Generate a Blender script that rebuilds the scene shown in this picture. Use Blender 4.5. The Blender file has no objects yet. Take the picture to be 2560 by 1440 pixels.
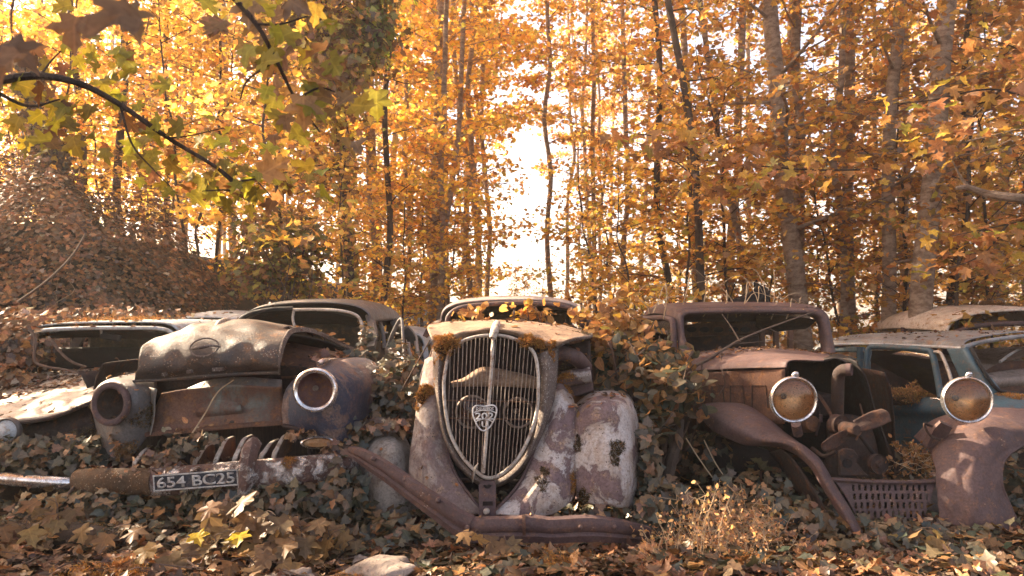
import bpy, math, random
import numpy as np
from mathutils import Vector, Matrix

SC = bpy.context.scene
COL = SC.collection
F, CZ, HZ = 1707.0, 1.15, 800.0
rng = np.random.default_rng(7)
random.seed(7)


def P(px, py, Y):
    return Vector(((px - 1280) / F * Y, Y, CZ - (py - HZ) / F * Y))


# ------------------------------------------------------------------ objects
ROOT = {}


def tag(o, label=None, cat=None, group=None, kind=None):
    if label: o['label'] = label
    if cat: o['category'] = cat
    if group: o['group'] = group
    if kind: o['kind'] = kind
    return o


def thing(name, label, cat, loc=(0, 0, 0), group=None):
    o = bpy.data.objects.new(name, None)
    o.empty_display_size = 0.1
    COL.objects.link(o)
    o.location = loc
    ROOT[o.name] = Vector(loc)
    return tag(o, label, cat, group)


def link(name, me, parent=None, loc=None):
    o = bpy.data.objects.new(name, me)
    COL.objects.link(o)
    if parent is not None:
        o.parent = parent
        ROOT[o.name] = ROOT[parent.name]
    else:
        o.location = loc or (0, 0, 0)
        ROOT[o.name] = Vector(loc or (0, 0, 0))
    return o


def cr(pts, n, closed=False):
    """Catmull-Rom resample of (k,d) points to n samples."""
    p = np.asarray(pts, float)
    k = len(p)
    if k == 1: return np.repeat(p, n, 0)
    if closed:
        t = np.linspace(0, k, n, endpoint=False)
        i = np.floor(t).astype(int); f = (t - i)[:, None]
        a, b, c, d = p[(i - 1) % k], p[i % k], p[(i + 1) % k], p[(i + 2) % k]
    else:
        t = np.linspace(0, k - 1, n)
        i = np.minimum(np.floor(t).astype(int), k - 2); f = (t - i)[:, None]
        q = np.vstack([2 * p[0] - p[1], p, 2 * p[-1] - p[-2]])
        a, b, c, d = q[i], q[i + 1], q[i + 2], q[i + 3]
    return 0.5 * (2 * b + (c - a) * f + (2 * a - 5 * b + 4 * c - d) * f ** 2 + (3 * b - a - 3 * c + d) * f ** 3)


class MB:
    def __init__(s):
        s.v, s.f = [], []

    def add(s, verts, faces):
        b = len(s.v)
        s.v.extend(Vector(x) for x in verts)
        s.f.extend(tuple(i + b for i in f) for f in faces)
        return s

    def grid(s, g, closed_u=False, closed_v=False, hole=None, keep=None):
        """g: (nv, nu, 3) array -> quads; hole = list of (centre, axis, radius)."""
        nv, nu = g.shape[:2]
        idx = lambda j, i: (j % nv) * nu + (i % nu)
        fs = []
        for j in range(nv if closed_v else nv - 1):
            for i in range(nu if closed_u else nu - 1):
                q = (idx(j, i), idx(j, i + 1), idx(j + 1, i + 1), idx(j + 1, i))
                if hole or keep:
                    c = Vector(g[j, i % nu]) + Vector(g[j, (i + 1) % nu]) + Vector(g[(j + 1) % nv, (i + 1) % nu]) + Vector(g[(j + 1) % nv, i % nu])
                    c = c / 4
                    if keep and not keep(c): continue
                    bad = False
                    for (hc, ha, hr) in hole or ():
                        d = c - Vector(hc); ha = Vector(ha).normalized()
                        if (d - ha * d.dot(ha)).length < hr: bad = True
                    if bad: continue
                fs.append(q)
        return s.add(g.reshape(-1, 3), fs)

    def patch(s, rows, nu=24, nv=24, hole=None, dent=0.0, seed=0, keep=None):
        rows = [cr([tuple(p) for p in r], nu) for r in rows]
        A = np.stack(rows)
        g = np.stack([cr(A[:, i], nv) for i in range(nu)], 1)
        if dent:
            r = np.random.default_rng(seed)
            ku, kv = max(3, nu // 5), max(3, nv // 5)
            n = r.normal(0, 1, (kv, ku, 3))
            n = np.stack([cr(n[j].reshape(ku, 3), nu) for j in range(kv)])
            n = np.stack([cr(n[:, i], nv) for i in range(nu)], 1)
            g = g + n * dent
        return s.grid(g, hole=hole, keep=keep)

    def tube(s, pts, rad, seg=8, n=None, caps=True, closed=False, flat=1.0):
        p = np.asarray([tuple(q) for q in pts], float)
        if n: p = cr(p, n, closed)
        k = len(p)
        r = np.full(k, rad) if np.isscalar(rad) else np.interp(np.linspace(0, 1, k), np.linspace(0, 1, len(rad)), rad)
        t = (np.roll(p, -1, 0) - np.roll(p, 1, 0)) if closed else np.gradient(p, axis=0)
        t /= np.linalg.norm(t, axis=1)[:, None] + 1e-12
        ref = np.array([0, 0, 1.0]) if abs(t[0, 2]) < 0.9 else np.array([1.0, 0, 0])
        u = np.cross(ref, t[0]); u /= np.linalg.norm(u)
        g = np.zeros((k, seg, 3))
        an = np.linspace(0, 2 * math.pi, seg, endpoint=False)
        for i in range(k):
            u = u - t[i] * u.dot(t[i]); u /= np.linalg.norm(u) + 1e-12
            w = np.cross(t[i], u)
            g[i] = p[i] + r[i] * (np.cos(an)[:, None] * u + np.sin(an)[:, None] * w * flat)
        b = len(s.v)
        s.grid(g, closed_u=True, closed_v=closed)
        if caps and not closed:
            s.f.append(tuple(b + i for i in range(seg))[::-1])
            s.f.append(tuple(b + (k - 1) * seg + i for i in range(seg)))
        return s

    def sweep(s, path, prof, n=None, up=(0, 0, 1), caps=True, scale=None):
        """prof: closed list of (out, up) offsets; out = t x up."""
        p = np.asarray([tuple(q) for q in path], float)
        if n: p = cr(p, n)
        k = len(p)
        t = np.gradient(p, axis=0); t /= np.linalg.norm(t, axis=1)[:, None]
        up = np.asarray(up, float)
        pr = np.asarray(prof, float)
        sc = np.ones(k) if scale is None else np.interp(np.linspace(0, 1, k), np.linspace(0, 1, len(scale)), scale)
        g = np.zeros((k, len(pr), 3))
        for i in range(k):
            u = up - t[i] * up.dot(t[i]); u /= np.linalg.norm(u)
            w = np.cross(t[i], u)
            g[i] = p[i] + sc[i] * (pr[:, :1] * w + pr[:, 1:] * u)
        b = len(s.v)
        s.grid(g, closed_u=True)
        if caps:
            m = len(pr)
            s.f.append(tuple(b + i for i in range(m))[::-1])
            s.f.append(tuple(b + (k - 1) * m + i for i in range(m)))
        return s

    def lathe(s, prof, c, axis=(0, -1, 0), seg=36, sq=(1, 1)):
        c = Vector(c); a = Vector(axis).normalized()
        u = Vector((0, 0, 1)).cross(a)
        if u.length < 1e-3: u = Vector((1, 0, 0))
        u.normalize(); w = a.cross(u)
        g = np.zeros((len(prof), seg, 3))
        for j, (r, d) in enumerate(prof):
            for i in range(seg):
                th = 2 * math.pi * i / seg
                g[j, i] = c + a * d + u * (r * sq[0] * math.cos(th)) + w * (r * sq[1] * math.sin(th))
        return s.grid(g, closed_u=True)

    def box(s, c, size, rot=None, bev=0.0):
        sx, sy, sz = [q / 2 for q in size]
        M = rot or Matrix.Identity(3)
        vs = [Vector(c) + M @ Vector((x * sx, y * sy, z * sz)) for x in (-1, 1) for y in (-1, 1) for z in (-1, 1)]
        return s.add(vs, [(0, 1, 3, 2), (4, 6, 7, 5), (0, 4, 5, 1), (2, 3, 7, 6), (0, 2, 6, 4), (1, 5, 7, 3)])

    def poly(s, pts, back):
        """closed outline (list of points) extruded by vector back, capped."""
        k = len(pts); back = Vector(back)
        vs = [Vector(p) for p in pts] + [Vector(p) + back for p in pts]
        fs = [tuple(range(k)), tuple(range(2 * k - 1, k - 1, -1))]
        fs += [(i, i + k, (i + 1) % k + k, (i + 1) % k) for i in range(k)]
        return s.add(vs, fs)

    def build(s, name, mat, parent=None, loc=None, smooth=True, solid=0.0, bevel=0.0, auto=None, label=None):
        off = ROOT[parent.name] if parent is not None else Vector(loc or (0, 0, 0))
        me = bpy.data.meshes.new(name)
        me.from_pydata([tuple(v - off) for v in s.v], [], s.f)
        me.validate()
        if smooth:
            me.polygons.foreach_set('use_smooth', [True] * len(me.polygons))
        for m in (mat if isinstance(mat, (list, tuple)) else [mat]): me.materials.append(m)
        o = link(name, me, parent, loc)
        if solid:
            m = o.modifiers.new('s', 'SOLIDIFY'); m.thickness = solid; m.offset = 0
        if bevel:
            m = o.modifiers.new('b', 'BEVEL'); m.width = bevel; m.segments = 2; m.limit_method = 'ANGLE'
        if smooth:
            try: me.set_sharp_from_angle(angle=math.radians(auto or 50))
            except Exception: pass
        if label: o['label'] = label
        return o


# ---------------------------------------------------------------- materials
def nodes(name):
    m = bpy.data.materials.new(name); m.use_nodes = True
    nt = m.node_tree; nt.nodes.clear()
    out = nt.nodes.new('ShaderNodeOutputMaterial')

    def N(t, ins=None, **props):
        n = nt.nodes.new('ShaderNode' + t)
        for k, v in props.items(): setattr(n, k, v)
        for k, v in (ins or {}).items():
            if hasattr(v, 'is_output') or isinstance(v, bpy.types.NodeSocket): nt.links.new(v, n.inputs[k])
            else: n.inputs[k].default_value = v
        return n
    return m, nt, out, N


def rgba(c): return (c[0], c[1], c[2], 1.0)


def mixc(N, fac, a, b, mode='MIX'):
    n = N('Mix', data_type='RGBA', blend_type=mode)
    for sock, v in ((0, fac), (6, a), (7, b)):
        if isinstance(v, bpy.types.NodeSocket): n.id_data.links.new(v, n.inputs[sock])
        elif sock == 0: n.inputs[0].default_value = v
        else: n.inputs[sock].default_value = rgba(v)
    return n.outputs[2]


def ramp(N, fac, lo, hi):
    n = N('MapRange', {'Value': fac, 'From Min': lo, 'From Max': hi}, interpolation_type='SMOOTHSTEP')
    return n.outputs[0]


def surf(name, a, b, c, paint=None, paint_at=0.5, paint_scale=3.0, paint2=None, rough=0.7, metal=0.0, bump=0.25, spot=None, spot_amt=0.62,
         seed=0.0, scale=1.0, spec=0.3, prough=None, pmetal=None, soft=0.05, streak=0.5, contrast=1.0):
    """Weathered metal: two rust tones, flecks of a third, run-down streaks, grime, and a paint film that survives in patches."""
    m, nt, out, N = nodes(name)
    tc = N('TexCoord').outputs['Object']
    mp = N('Mapping', {'Vector': tc, 'Location': (seed * 3.1, seed * 1.7, seed * 2.3)}).outputs[0]
    n1 = N('TexNoise', {'Vector': mp, 'Scale': 4.5 * scale, 'Detail': 10.0, 'Roughness': 0.68, 'Distortion': 0.4}).outputs[0]
    n2 = N('TexNoise', {'Vector': mp, 'Scale': 17 * scale, 'Detail': 8.0, 'Roughness': 0.72}).outputs[0]
    n3 = N('TexNoise', {'Vector': mp, 'Scale': 75 * scale, 'Detail': 6.0, 'Roughness': 0.75}).outputs[0]
    sm_ = N('Mapping', {'Vector': mp, 'Scale': (26 * scale, 26 * scale, 2.2 * scale)}).outputs[0]
    n6 = N('TexNoise', {'Vector': sm_, 'Scale': 1.0, 'Detail': 6.0, 'Roughness': 0.6}).outputs[0]
    col = mixc(N, ramp(N, n1, 0.38, 0.62), a, b)
    col = mixc(N, ramp(N, n2, 0.50, 0.66), col, c)
    fine = ramp(N, n3, 0.38, 0.68)
    rgh = N('MapRange', {'Value': n2, 'From Min': 0.3, 'From Max': 0.7, 'To Min': max(0.05, rough - 0.2), 'To Max': min(1, rough + 0.2)}).outputs[0]
    met = None
    mask = None
    if paint is not None:
        mp2 = N('Mapping', {'Vector': tc, 'Location': (seed * 5.3 + 9, seed * 4.1, seed)}).outputs[0]
        n4 = N('TexNoise', {'Vector': mp2, 'Scale': paint_scale, 'Detail': 12.0, 'Roughness': 0.66, 'Distortion': 0.5}).outputs[0]
        n5 = N('Math', {0: n4, 1: N('Math', {0: n3, 1: 0.16}, operation='MULTIPLY').outputs[0]}, operation='ADD').outputs[0]
        mask = ramp(N, n5, paint_at + 0.08 - soft, paint_at + 0.08 + soft)
        edge_ = N('Math', {0: ramp(N, n5, paint_at + 0.08 - soft - 0.05, paint_at + 0.08), 1: mask}, operation='SUBTRACT').outputs[0]
        pc = mixc(N, ramp(N, n1, 0.36, 0.64), paint, paint2 or paint)
        pc = mixc(N, N('Math', {0: ramp(N, n2, 0.48, 0.7), 1: 0.5}, operation='MULTIPLY').outputs[0], pc, c)
        pc = mixc(N, N('Math', {0: ramp(N, n6, 0.52, 0.72), 1: streak * 0.8}, operation='MULTIPLY').outputs[0], pc, mixc(N, 0.5, a, c))
        col = mixc(N, mask, col, pc)
        col = mixc(N, N('Math', {0: edge_, 1: 0.45}, operation='MULTIPLY').outputs[0], col, (a[0] * 0.5, a[1] * 0.42, a[2] * 0.4))
        if prough is not None:
            rgh = N('Mix', {0: mask, 2: rgh, 3: prough}, data_type='FLOAT').outputs[0]
        if pmetal is not None:
            met = N('Mix', {0: mask, 2: metal, 3: pmetal}, data_type='FLOAT').outputs[0]
    dark = mixc(N, 1.0, col, (0.42, 0.37, 0.34), 'MULTIPLY')
    col = mixc(N, N('Math', {0: ramp(N, n6, 0.50, 0.75), 1: streak * 0.7}, operation='MULTIPLY').outputs[0], col, dark)
    col = mixc(N, N('Math', {0: fine, 1: 0.55 * contrast}, operation='MULTIPLY').outputs[0], mixc(N, 1.0, col, (1.22, 1.2, 1.18), 'MULTIPLY'), dark)
    n7 = N('TexNoise', {'Vector': mp, 'Scale': 2.2 * scale, 'Detail': 4.0}).outputs[0]
    col = mixc(N, N('Math', {0: ramp(N, n7, 0.5, 0.7), 1: 0.4}, operation='MULTIPLY').outputs[0], col, dark)
    if spot is not None:
        vo = N('TexVoronoi', {'Vector': mp, 'Scale': 70 * scale, 'Randomness': 1.0}).outputs[0]
        sp = N('Math', {0: N('Math', {0: vo, 1: 0.26}, operation='LESS_THAN').outputs[0], 1: N('Math', {0: n2, 1: spot_amt - 0.06}, operation='GREATER_THAN').outputs[0]}, operation='MULTIPLY').outputs[0]
        col = mixc(N, sp, col, spot)
    h = N('Math', {0: n2, 1: n3}, operation='ADD').outputs[0]
    if mask is not None:
        h = N('Math', {0: h, 1: N('Math', {0: mask, 1: 0.5}, operation='MULTIPLY').outputs[0]}, operation='ADD').outputs[0]
    bp = N('Bump', {'Height': h, 'Strength': min(1.0, bump * 2.0), 'Distance': 0.012}).outputs[0]
    ins = {'Base Color': col, 'Roughness': rgh, 'Metallic': met if met is not None else metal, 'Normal': bp, 'Specular IOR Level': spec}
    b_ = N('BsdfPrincipled', ins)
    nt.links.new(b_.outputs[0], out.inputs[0])
    return m


def leaf_mat(name, transl=0.45, tboost=1.5, gloss=0.06, vein=0.35):
    m, nt, out, N = nodes(name)
    at = N('Attribute', attribute_name='Col').outputs[0]
    oc = N('ObjectInfo').outputs['Color']
    col = mixc(N, 1.0, at, oc, 'MULTIPLY')
    uv = N('Attribute', attribute_name='LUV').outputs[1]
    sx = N('SeparateXYZ', {0: uv})
    ax = N('Math', {0: sx.outputs[0]}, operation='ABSOLUTE').outputs[0]
    mid = N('MapRange', {'Value': ax, 'From Min': 0.012, 'From Max': 0.04, 'To Min': 1.0, 'To Max': 0.0}).outputs[0]
    # side veins: lines that climb outwards from the midrib
    d = N('Math', {0: sx.outputs[1], 1: N('Math', {0: ax, 1: 0.9}, operation='MULTIPLY').outputs[0]}, operation='SUBTRACT').outputs[0]
    fr = N('Math', {0: N('Math', {0: d, 1: 5.0}, operation='MULTIPLY').outputs[0], 1: 1.0}, operation='PINGPONG').outputs[0]
    sv = N('MapRange', {'Value': fr, 'From Min': 0.04, 'From Max': 0.14, 'To Min': 0.6, 'To Max': 0.0}).outputs[0]
    vm = N('Math', {0: N('Math', {0: mid, 1: sv}, operation='MAXIMUM').outputs[0], 1: vein}, operation='MULTIPLY').outputs[0]
    col = mixc(N, vm, col, mixc(N, 1.0, col, (2.2, 2.1, 2.0), 'MULTIPLY'))
    tc = N('TexCoord').outputs['Object']
    nz = N('TexNoise', {'Vector': tc, 'Scale': 60.0, 'Detail': 3.0}).outputs[0]
    col = mixc(N, N('Math', {0: ramp(N, nz, 0.45, 0.75), 1: 0.5}, operation='MULTIPLY').outputs[0], col, mixc(N, 1.0, col, (0.45, 0.35, 0.3), 'MULTIPLY'))
    df = N('BsdfDiffuse', {'Color': col}).outputs[0]
    tr = N('BsdfTranslucent', {'Color': mixc(N, 1.0, col, (tboost, tboost * 0.97, tboost * 0.85), 'MULTIPLY')}).outputs[0]
    mx = N('MixShader', {0: transl, 1: df, 2: tr}).outputs[0]
    gl = N('BsdfGlossy', {'Color': (1, 1, 1, 1), 'Roughness': 0.42}).outputs[0]
    mx = N('MixShader', {0: gloss, 1: mx, 2: gl}).outputs[0]
    nt.links.new(mx, out.inputs[0])
    return m


def simple(name, col, rough=0.6, metal=0.0, **kw):
    m, nt, out, N = nodes(name)
    ins = {'Base Color': rgba(col), 'Roughness': rough, 'Metallic': metal}
    ins.update(kw)
    b = N('BsdfPrincipled', ins)
    nt.links.new(b.outputs[0], out.inputs[0])
    return m


def noisy(name, cols, scale=8.0, rough=0.9, bump=0.5, dist=0.02, stretch=(1, 1, 1), detail=8.0, lo=0.3, hi=0.7, spec=0.2):
    m, nt, out, N = nodes(name)
    tc = N('TexCoord').outputs['Object']
    mp = N('Mapping', {'Vector': tc, 'Scale': stretch}).outputs[0]
    n1 = N('TexNoise', {'Vector': mp, 'Scale': scale, 'Detail': detail, 'Roughness': 0.65}).outputs[0]
    n2 = N('TexNoise', {'Vector': mp, 'Scale': scale * 6, 'Detail': 5.0, 'Roughness': 0.7}).outputs[0]
    col = mixc(N, ramp(N, n1, lo, hi), cols[0], cols[1])
    if len(cols) > 2: col = mixc(N, ramp(N, n2, 0.55, 0.7), col, cols[2])
    h = N('Math', {0: n1, 1: n2}, operation='ADD').outputs[0]
    bp = N('Bump', {'Height': h, 'Strength': bump, 'Distance': dist}).outputs[0]
    b = N('BsdfPrincipled', {'Base Color': col, 'Roughness': rough, 'Normal': bp, 'Specular IOR Level': spec})
    nt.links.new(b.outputs[0], out.inputs[0])
    return m


M = {}
# rust family
M['rust_purple'] = surf('rust purple', (0.070, 0.041, 0.041), (0.10, 0.061, 0.058), (0.15, 0.08, 0.055), rough=0.66, bump=0.18, spot=(0.3, 0.24, 0.2), spot_amt=0.68, seed=1, spec=0.35)
M['rust_brown'] = surf('rust brown', (0.085, 0.042, 0.03), (0.14, 0.07, 0.045), (0.22, 0.10, 0.045), rough=0.8, bump=0.3, seed=2)
M['rust_mid'] = surf('dark rust of the fan', (0.06, 0.033, 0.026), (0.095, 0.052, 0.04), (0.15, 0.07, 0.04), rough=0.75, bump=0.3, seed=2.6)
M['rust_dark'] = surf('rust dark', (0.028, 0.019, 0.018), (0.05, 0.03, 0.025), (0.10, 0.045, 0.025), rough=0.8, bump=0.3, seed=3)
M['black_in'] = surf('near black surface', (0.010, 0.009, 0.010), (0.02, 0.014, 0.013), (0.04, 0.022, 0.016), rough=0.75, bump=0.2, seed=4)  # near black, for dark parts and for the shade drawn into holes
M['hood_dark'] = surf('black paint gone to rust', (0.12, 0.082, 0.06), (0.085, 0.06, 0.048), (0.25, 0.12, 0.055), paint=(0.038, 0.037, 0.042), paint2=(0.07, 0.06, 0.058), paint_at=0.53, paint_scale=2.6,
                      rough=0.62, bump=0.25, spot=(0.36, 0.27, 0.2), spot_amt=0.6, seed=5, prough=0.42, soft=0.12, spec=0.45)
M['panel_green'] = surf('rusty panel with green paint', (0.13, 0.062, 0.045), (0.19, 0.095, 0.06), (0.26, 0.12, 0.05), paint=(0.17, 0.185, 0.16), paint2=(0.15, 0.16, 0.15), paint_at=0.52, paint_scale=3.0, rough=0.7, bump=0.2, seed=6.4, soft=0.1)
M['fender_blue'] = surf('blue black paint flaking to rust', (0.15, 0.10, 0.09), (0.22, 0.15, 0.125), (0.22, 0.12, 0.08), paint=(0.022, 0.030, 0.062), paint2=(0.042, 0.048, 0.075), paint_at=0.455, paint_scale=4.2, rough=0.66,
                        bump=0.2, seed=7.7, prough=0.4, soft=0.03, spec=0.45)
M['fender_white'] = surf('pale paint with rust patches', (0.16, 0.105, 0.11), (0.21, 0.14, 0.135), (0.36, 0.24, 0.16), paint=(0.50, 0.46, 0.45), paint2=(0.38, 0.30, 0.25), paint_at=0.47, paint_scale=4.6, rough=0.7, bump=0.28,
                         spot=(0.11, 0.075, 0.06), spot_amt=0.6, seed=8.15, soft=0.025)
M['fender_tan'] = surf('thin pale paint over rust', (0.17, 0.115, 0.11), (0.22, 0.15, 0.13), (0.33, 0.22, 0.15), paint=(0.36, 0.30, 0.27), paint2=(0.28, 0.225, 0.19), paint_at=0.52, paint_scale=5.0, rough=0.72, bump=0.25, seed=9.3, soft=0.06, spot=(0.09, 0.065, 0.05), spot_amt=0.62)
M['fender_grey'] = surf('dusty grey primer', (0.25, 0.215, 0.185), (0.31, 0.27, 0.24), (0.20, 0.15, 0.115), paint=(0.16, 0.10, 0.085), paint_at=0.63, paint_scale=5.0, rough=0.75, bump=0.35, seed=10.5)
M['shell'] = surf('speckled radiator shell', (0.13, 0.10, 0.088), (0.18, 0.135, 0.115), (0.26, 0.20, 0.165), rough=0.75, bump=0.5, spot=(0.38, 0.34, 0.3), spot_amt=0.5, seed=11)
M['hood_tan'] = surf('pale tan rust', (0.22, 0.14, 0.09), (0.31, 0.21, 0.14), (0.16, 0.10, 0.075), rough=0.75, bump=0.25, seed=12)  # light tan rust tones
M['roof_dark'] = surf('faded black roof', (0.085, 0.078, 0.078), (0.12, 0.108, 0.102), (0.18, 0.12, 0.085), rough=0.5, bump=0.12, seed=13, spot=(0.3, 0.25, 0.22), spot_amt=0.66, spec=0.5)
M['roof_rust'] = surf('lilac rust roof', (0.26, 0.205, 0.19), (0.32, 0.26, 0.235), (0.22, 0.15, 0.11), rough=0.65, bump=0.2, seed=14)
M['pale_hood'] = surf('weathered cream paint', (0.40, 0.34, 0.27), (0.47, 0.41, 0.34), (0.31, 0.22, 0.15), rough=0.6, bump=0.12, seed=15, spot=(0.08, 0.05, 0.04), spot_amt=0.66)
M['pale_grey'] = surf('weathered pale blue paint', (0.36, 0.38, 0.40), (0.45, 0.46, 0.47), (0.30, 0.25, 0.2), rough=0.45, bump=0.08, seed=16, spec=0.5)
M['blue'] = surf('petrol blue paint', (0.026, 0.062, 0.088), (0.04, 0.078, 0.10), (0.11, 0.085, 0.07), rough=0.5, bump=0.1, seed=17, paint=(0.13, 0.085, 0.065), paint_at=0.64, paint_scale=6, spec=0.45)
M['blue_roof'] = surf('faded blue roof', (0.16, 0.165, 0.175), (0.23, 0.225, 0.225), (0.26, 0.19, 0.14), rough=0.5, bump=0.1, seed=18, paint=(0.2, 0.12, 0.08), paint_at=0.6, paint_scale=5, spec=0.5)
M['cream_roof'] = surf('cream roof', (0.56, 0.48, 0.40), (0.66, 0.58, 0.50), (0.42, 0.28, 0.18), rough=0.6, bump=0.1, seed=19)
M['door_grey'] = surf('grey door paint', (0.16, 0.145, 0.13), (0.22, 0.20, 0.18), (0.2, 0.13, 0.09), rough=0.6, bump=0.15, seed=20)
M['chrome_worn'] = surf('flaking chrome', (0.11, 0.06, 0.05), (0.17, 0.10, 0.085), (0.22, 0.12, 0.075), paint=(0.72, 0.68, 0.66), paint2=(0.6, 0.54, 0.5), paint_at=0.52, paint_scale=14, rough=0.65, metal=0.0, bump=0.5, seed=21,
                        prough=0.25, pmetal=0.85, soft=0.05)
M['bumper_moss'] = surf('mossy rusty bumper', (0.07, 0.042, 0.024), (0.11, 0.062, 0.032), (0.2, 0.10, 0.04), rough=0.85, bump=0.7, seed=22, spot=(0.3, 0.22, 0.15), spot_amt=0.55)
M['chrome'] = surf('dull chrome', (0.62, 0.60, 0.60), (0.74, 0.72, 0.72), (0.32, 0.25, 0.2), rough=0.24, metal=0.92, bump=0.06, seed=23)
M['trim'] = surf('dull pale trim', (0.42, 0.36, 0.31), (0.52, 0.46, 0.40), (0.25, 0.17, 0.12), rough=0.5, metal=0.25, bump=0.25, seed=24)
M['bar'] = surf('pitted grille bar', (0.24, 0.18, 0.14), (0.32, 0.25, 0.2), (0.13, 0.07, 0.05), rough=0.6, metal=0.15, bump=0.3, seed=25, scale=2)
M['badge'] = surf('pale badge metal', (0.55, 0.53, 0.52), (0.66, 0.63, 0.61), (0.3, 0.22, 0.18), rough=0.45, metal=0.3, bump=0.08, seed=26)
M['plate'] = surf('plate black', (0.018, 0.022, 0.034), (0.03, 0.033, 0.045), (0.12, 0.10, 0.09), rough=0.6, bump=0.2, seed=27, paint=(0.10, 0.095, 0.1), paint_at=0.58, paint_scale=30)
M['plate_ink'] = surf('plate letter', (0.36, 0.34, 0.32), (0.46, 0.44, 0.41), (0.2, 0.15, 0.12), rough=0.6, bump=0.1, seed=28, scale=2)
M['amber'] = surf('amber lens', (0.22, 0.10, 0.04), (0.30, 0.16, 0.07), (0.4, 0.28, 0.16), rough=0.3, bump=0.1, seed=29)
M['reflector'] = surf('tarnished amber reflector', (0.80, 0.46, 0.20), (0.74, 0.50, 0.30), (0.5, 0.3, 0.17), rough=0.36, metal=0.55, bump=0.08, seed=30, scale=2)
M['bowl_rust'] = surf('rusted lamp bowl', (0.12, 0.062, 0.062), (0.17, 0.085, 0.07), (0.26, 0.12, 0.05), rough=0.55, metal=0.2, bump=0.3, seed=31, scale=2)
M['headliner'] = surf('torn headliner', (0.25, 0.19, 0.16), (0.34, 0.26, 0.22), (0.16, 0.11, 0.08), rough=0.9, bump=0.3, seed=32)
M['seat'] = surf('mouldy seat', (0.07, 0.055, 0.04), (0.12, 0.09, 0.06), (0.2, 0.12, 0.06), rough=0.95, bump=0.4, seed=33)
M['rad'] = noisy('radiator core', ((0.03, 0.026, 0.028), (0.07, 0.05, 0.045)), scale=40, stretch=(4, 1, 0.2), bump=0.8)
M['glass'] = None
m, nt, out, N = nodes('dirty window glass')
nz = N('TexNoise', {'Vector': N('TexCoord').outputs['Object'], 'Scale': 7.0, 'Detail': 8.0, 'Roughness': 0.65}).outputs[0]
g_ = N('BsdfGlossy', {'Color': (0.9, 0.87, 0.85, 1), 'Roughness': 0.06}).outputs[0]
t_ = N('BsdfTransparent', {'Color': (0.72, 0.70, 0.68, 1)}).outputs[0]
d_ = N('BsdfDiffuse', {'Color': (0.2, 0.155, 0.12, 1)}).outputs[0]
x_ = N('MixShader', {0: N('MapRange', {'Value': nz, 'From Min': 0.3, 'From Max': 0.75, 'To Min': 0.06, 'To Max': 0.55}).outputs[0], 1: t_, 2: d_}).outputs[0]
x_ = N('MixShader', {0: N('Fresnel', {'IOR': 1.75}).outputs[0], 1: x_, 2: g_}).outputs[0]
nt.links.new(x_, out.inputs[0]); M['glass'] = m
M['lens'] = m2 = None
m, nt, out, N = nodes('dusty lamp lens')
x_ = N('MixShader', {0: 0.05, 1: N('BsdfTransparent', {'Color': (0.9, 0.85, 0.8, 1)}).outputs[0], 2: N('BsdfDiffuse', {'Color': (0.3, 0.22, 0.16, 1)}).outputs[0]}).outputs[0]
x_ = N('MixShader', {0: N('Fresnel', {'IOR': 1.5}).outputs[0], 1: x_, 2: N('BsdfGlossy', {'Roughness': 0.08}).outputs[0]}).outputs[0]
nt.links.new(x_, out.inputs[0]); M['lens'] = m
# plants and ground
M['leaf_tree'] = leaf_mat('autumn maple leaf', 0.52, 1.6, 0.04, vein=0.2)
M['leaf_near'] = leaf_mat('low maple leaf', 0.45, 1.4, 0.02, vein=0.25)
M['leaf_ground'] = leaf_mat('ground leaf', 0.15, 1.1, 0.025)
M['leaf_ivy'] = leaf_mat('ivy leaf', 0.12, 1.1, 0.035, vein=0.4)
M['bark'] = noisy('pale bark', ((0.22, 0.15, 0.105), (0.42, 0.32, 0.24), (0.09, 0.06, 0.045)), scale=8, stretch=(1, 1, 2.2), bump=1.0, lo=0.36, hi=0.64)
M['bark_dark'] = noisy('dark bark', ((0.05, 0.035, 0.027), (0.11, 0.075, 0.055), (0.03, 0.02, 0.016)), scale=14, stretch=(1, 1, 0.4), bump=0.8)
M['twig'] = noisy('twig', ((0.085, 0.055, 0.042), (0.15, 0.10, 0.075)), scale=20, bump=0.4)
M['straw'] = noisy('straw stalk', ((0.36, 0.25, 0.15), (0.48, 0.35, 0.22)), scale=20, bump=0.2)
M['soil'] = noisy('leaf mould', ((0.02, 0.014, 0.010), (0.055, 0.033, 0.02), (0.10, 0.055, 0.03)), scale=14, bump=1.0, dist=0.03)
M['stone'] = noisy('pale stone', ((0.20, 0.155, 0.125), (0.36, 0.29, 0.245), (0.12, 0.085, 0.06)), scale=7, bump=0.8, dist=0.02)
M['moss'] = leaf_mat('moss blade', 0.2, 1.2, 0.02, vein=0.0)
M['litter'] = noisy('leaf litter mould', ((0.05, 0.03, 0.02), (0.12, 0.065, 0.035), (0.2, 0.11, 0.055)), scale=22, bump=1.0, dist=0.02)


# ---------------------------------------------------------------- leaf clouds
def outline(half):
    r = [(x, y) for x, y in half]
    l = [(-x, y) for x, y in reversed(half) if x > 1e-6]
    return r + l


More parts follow.
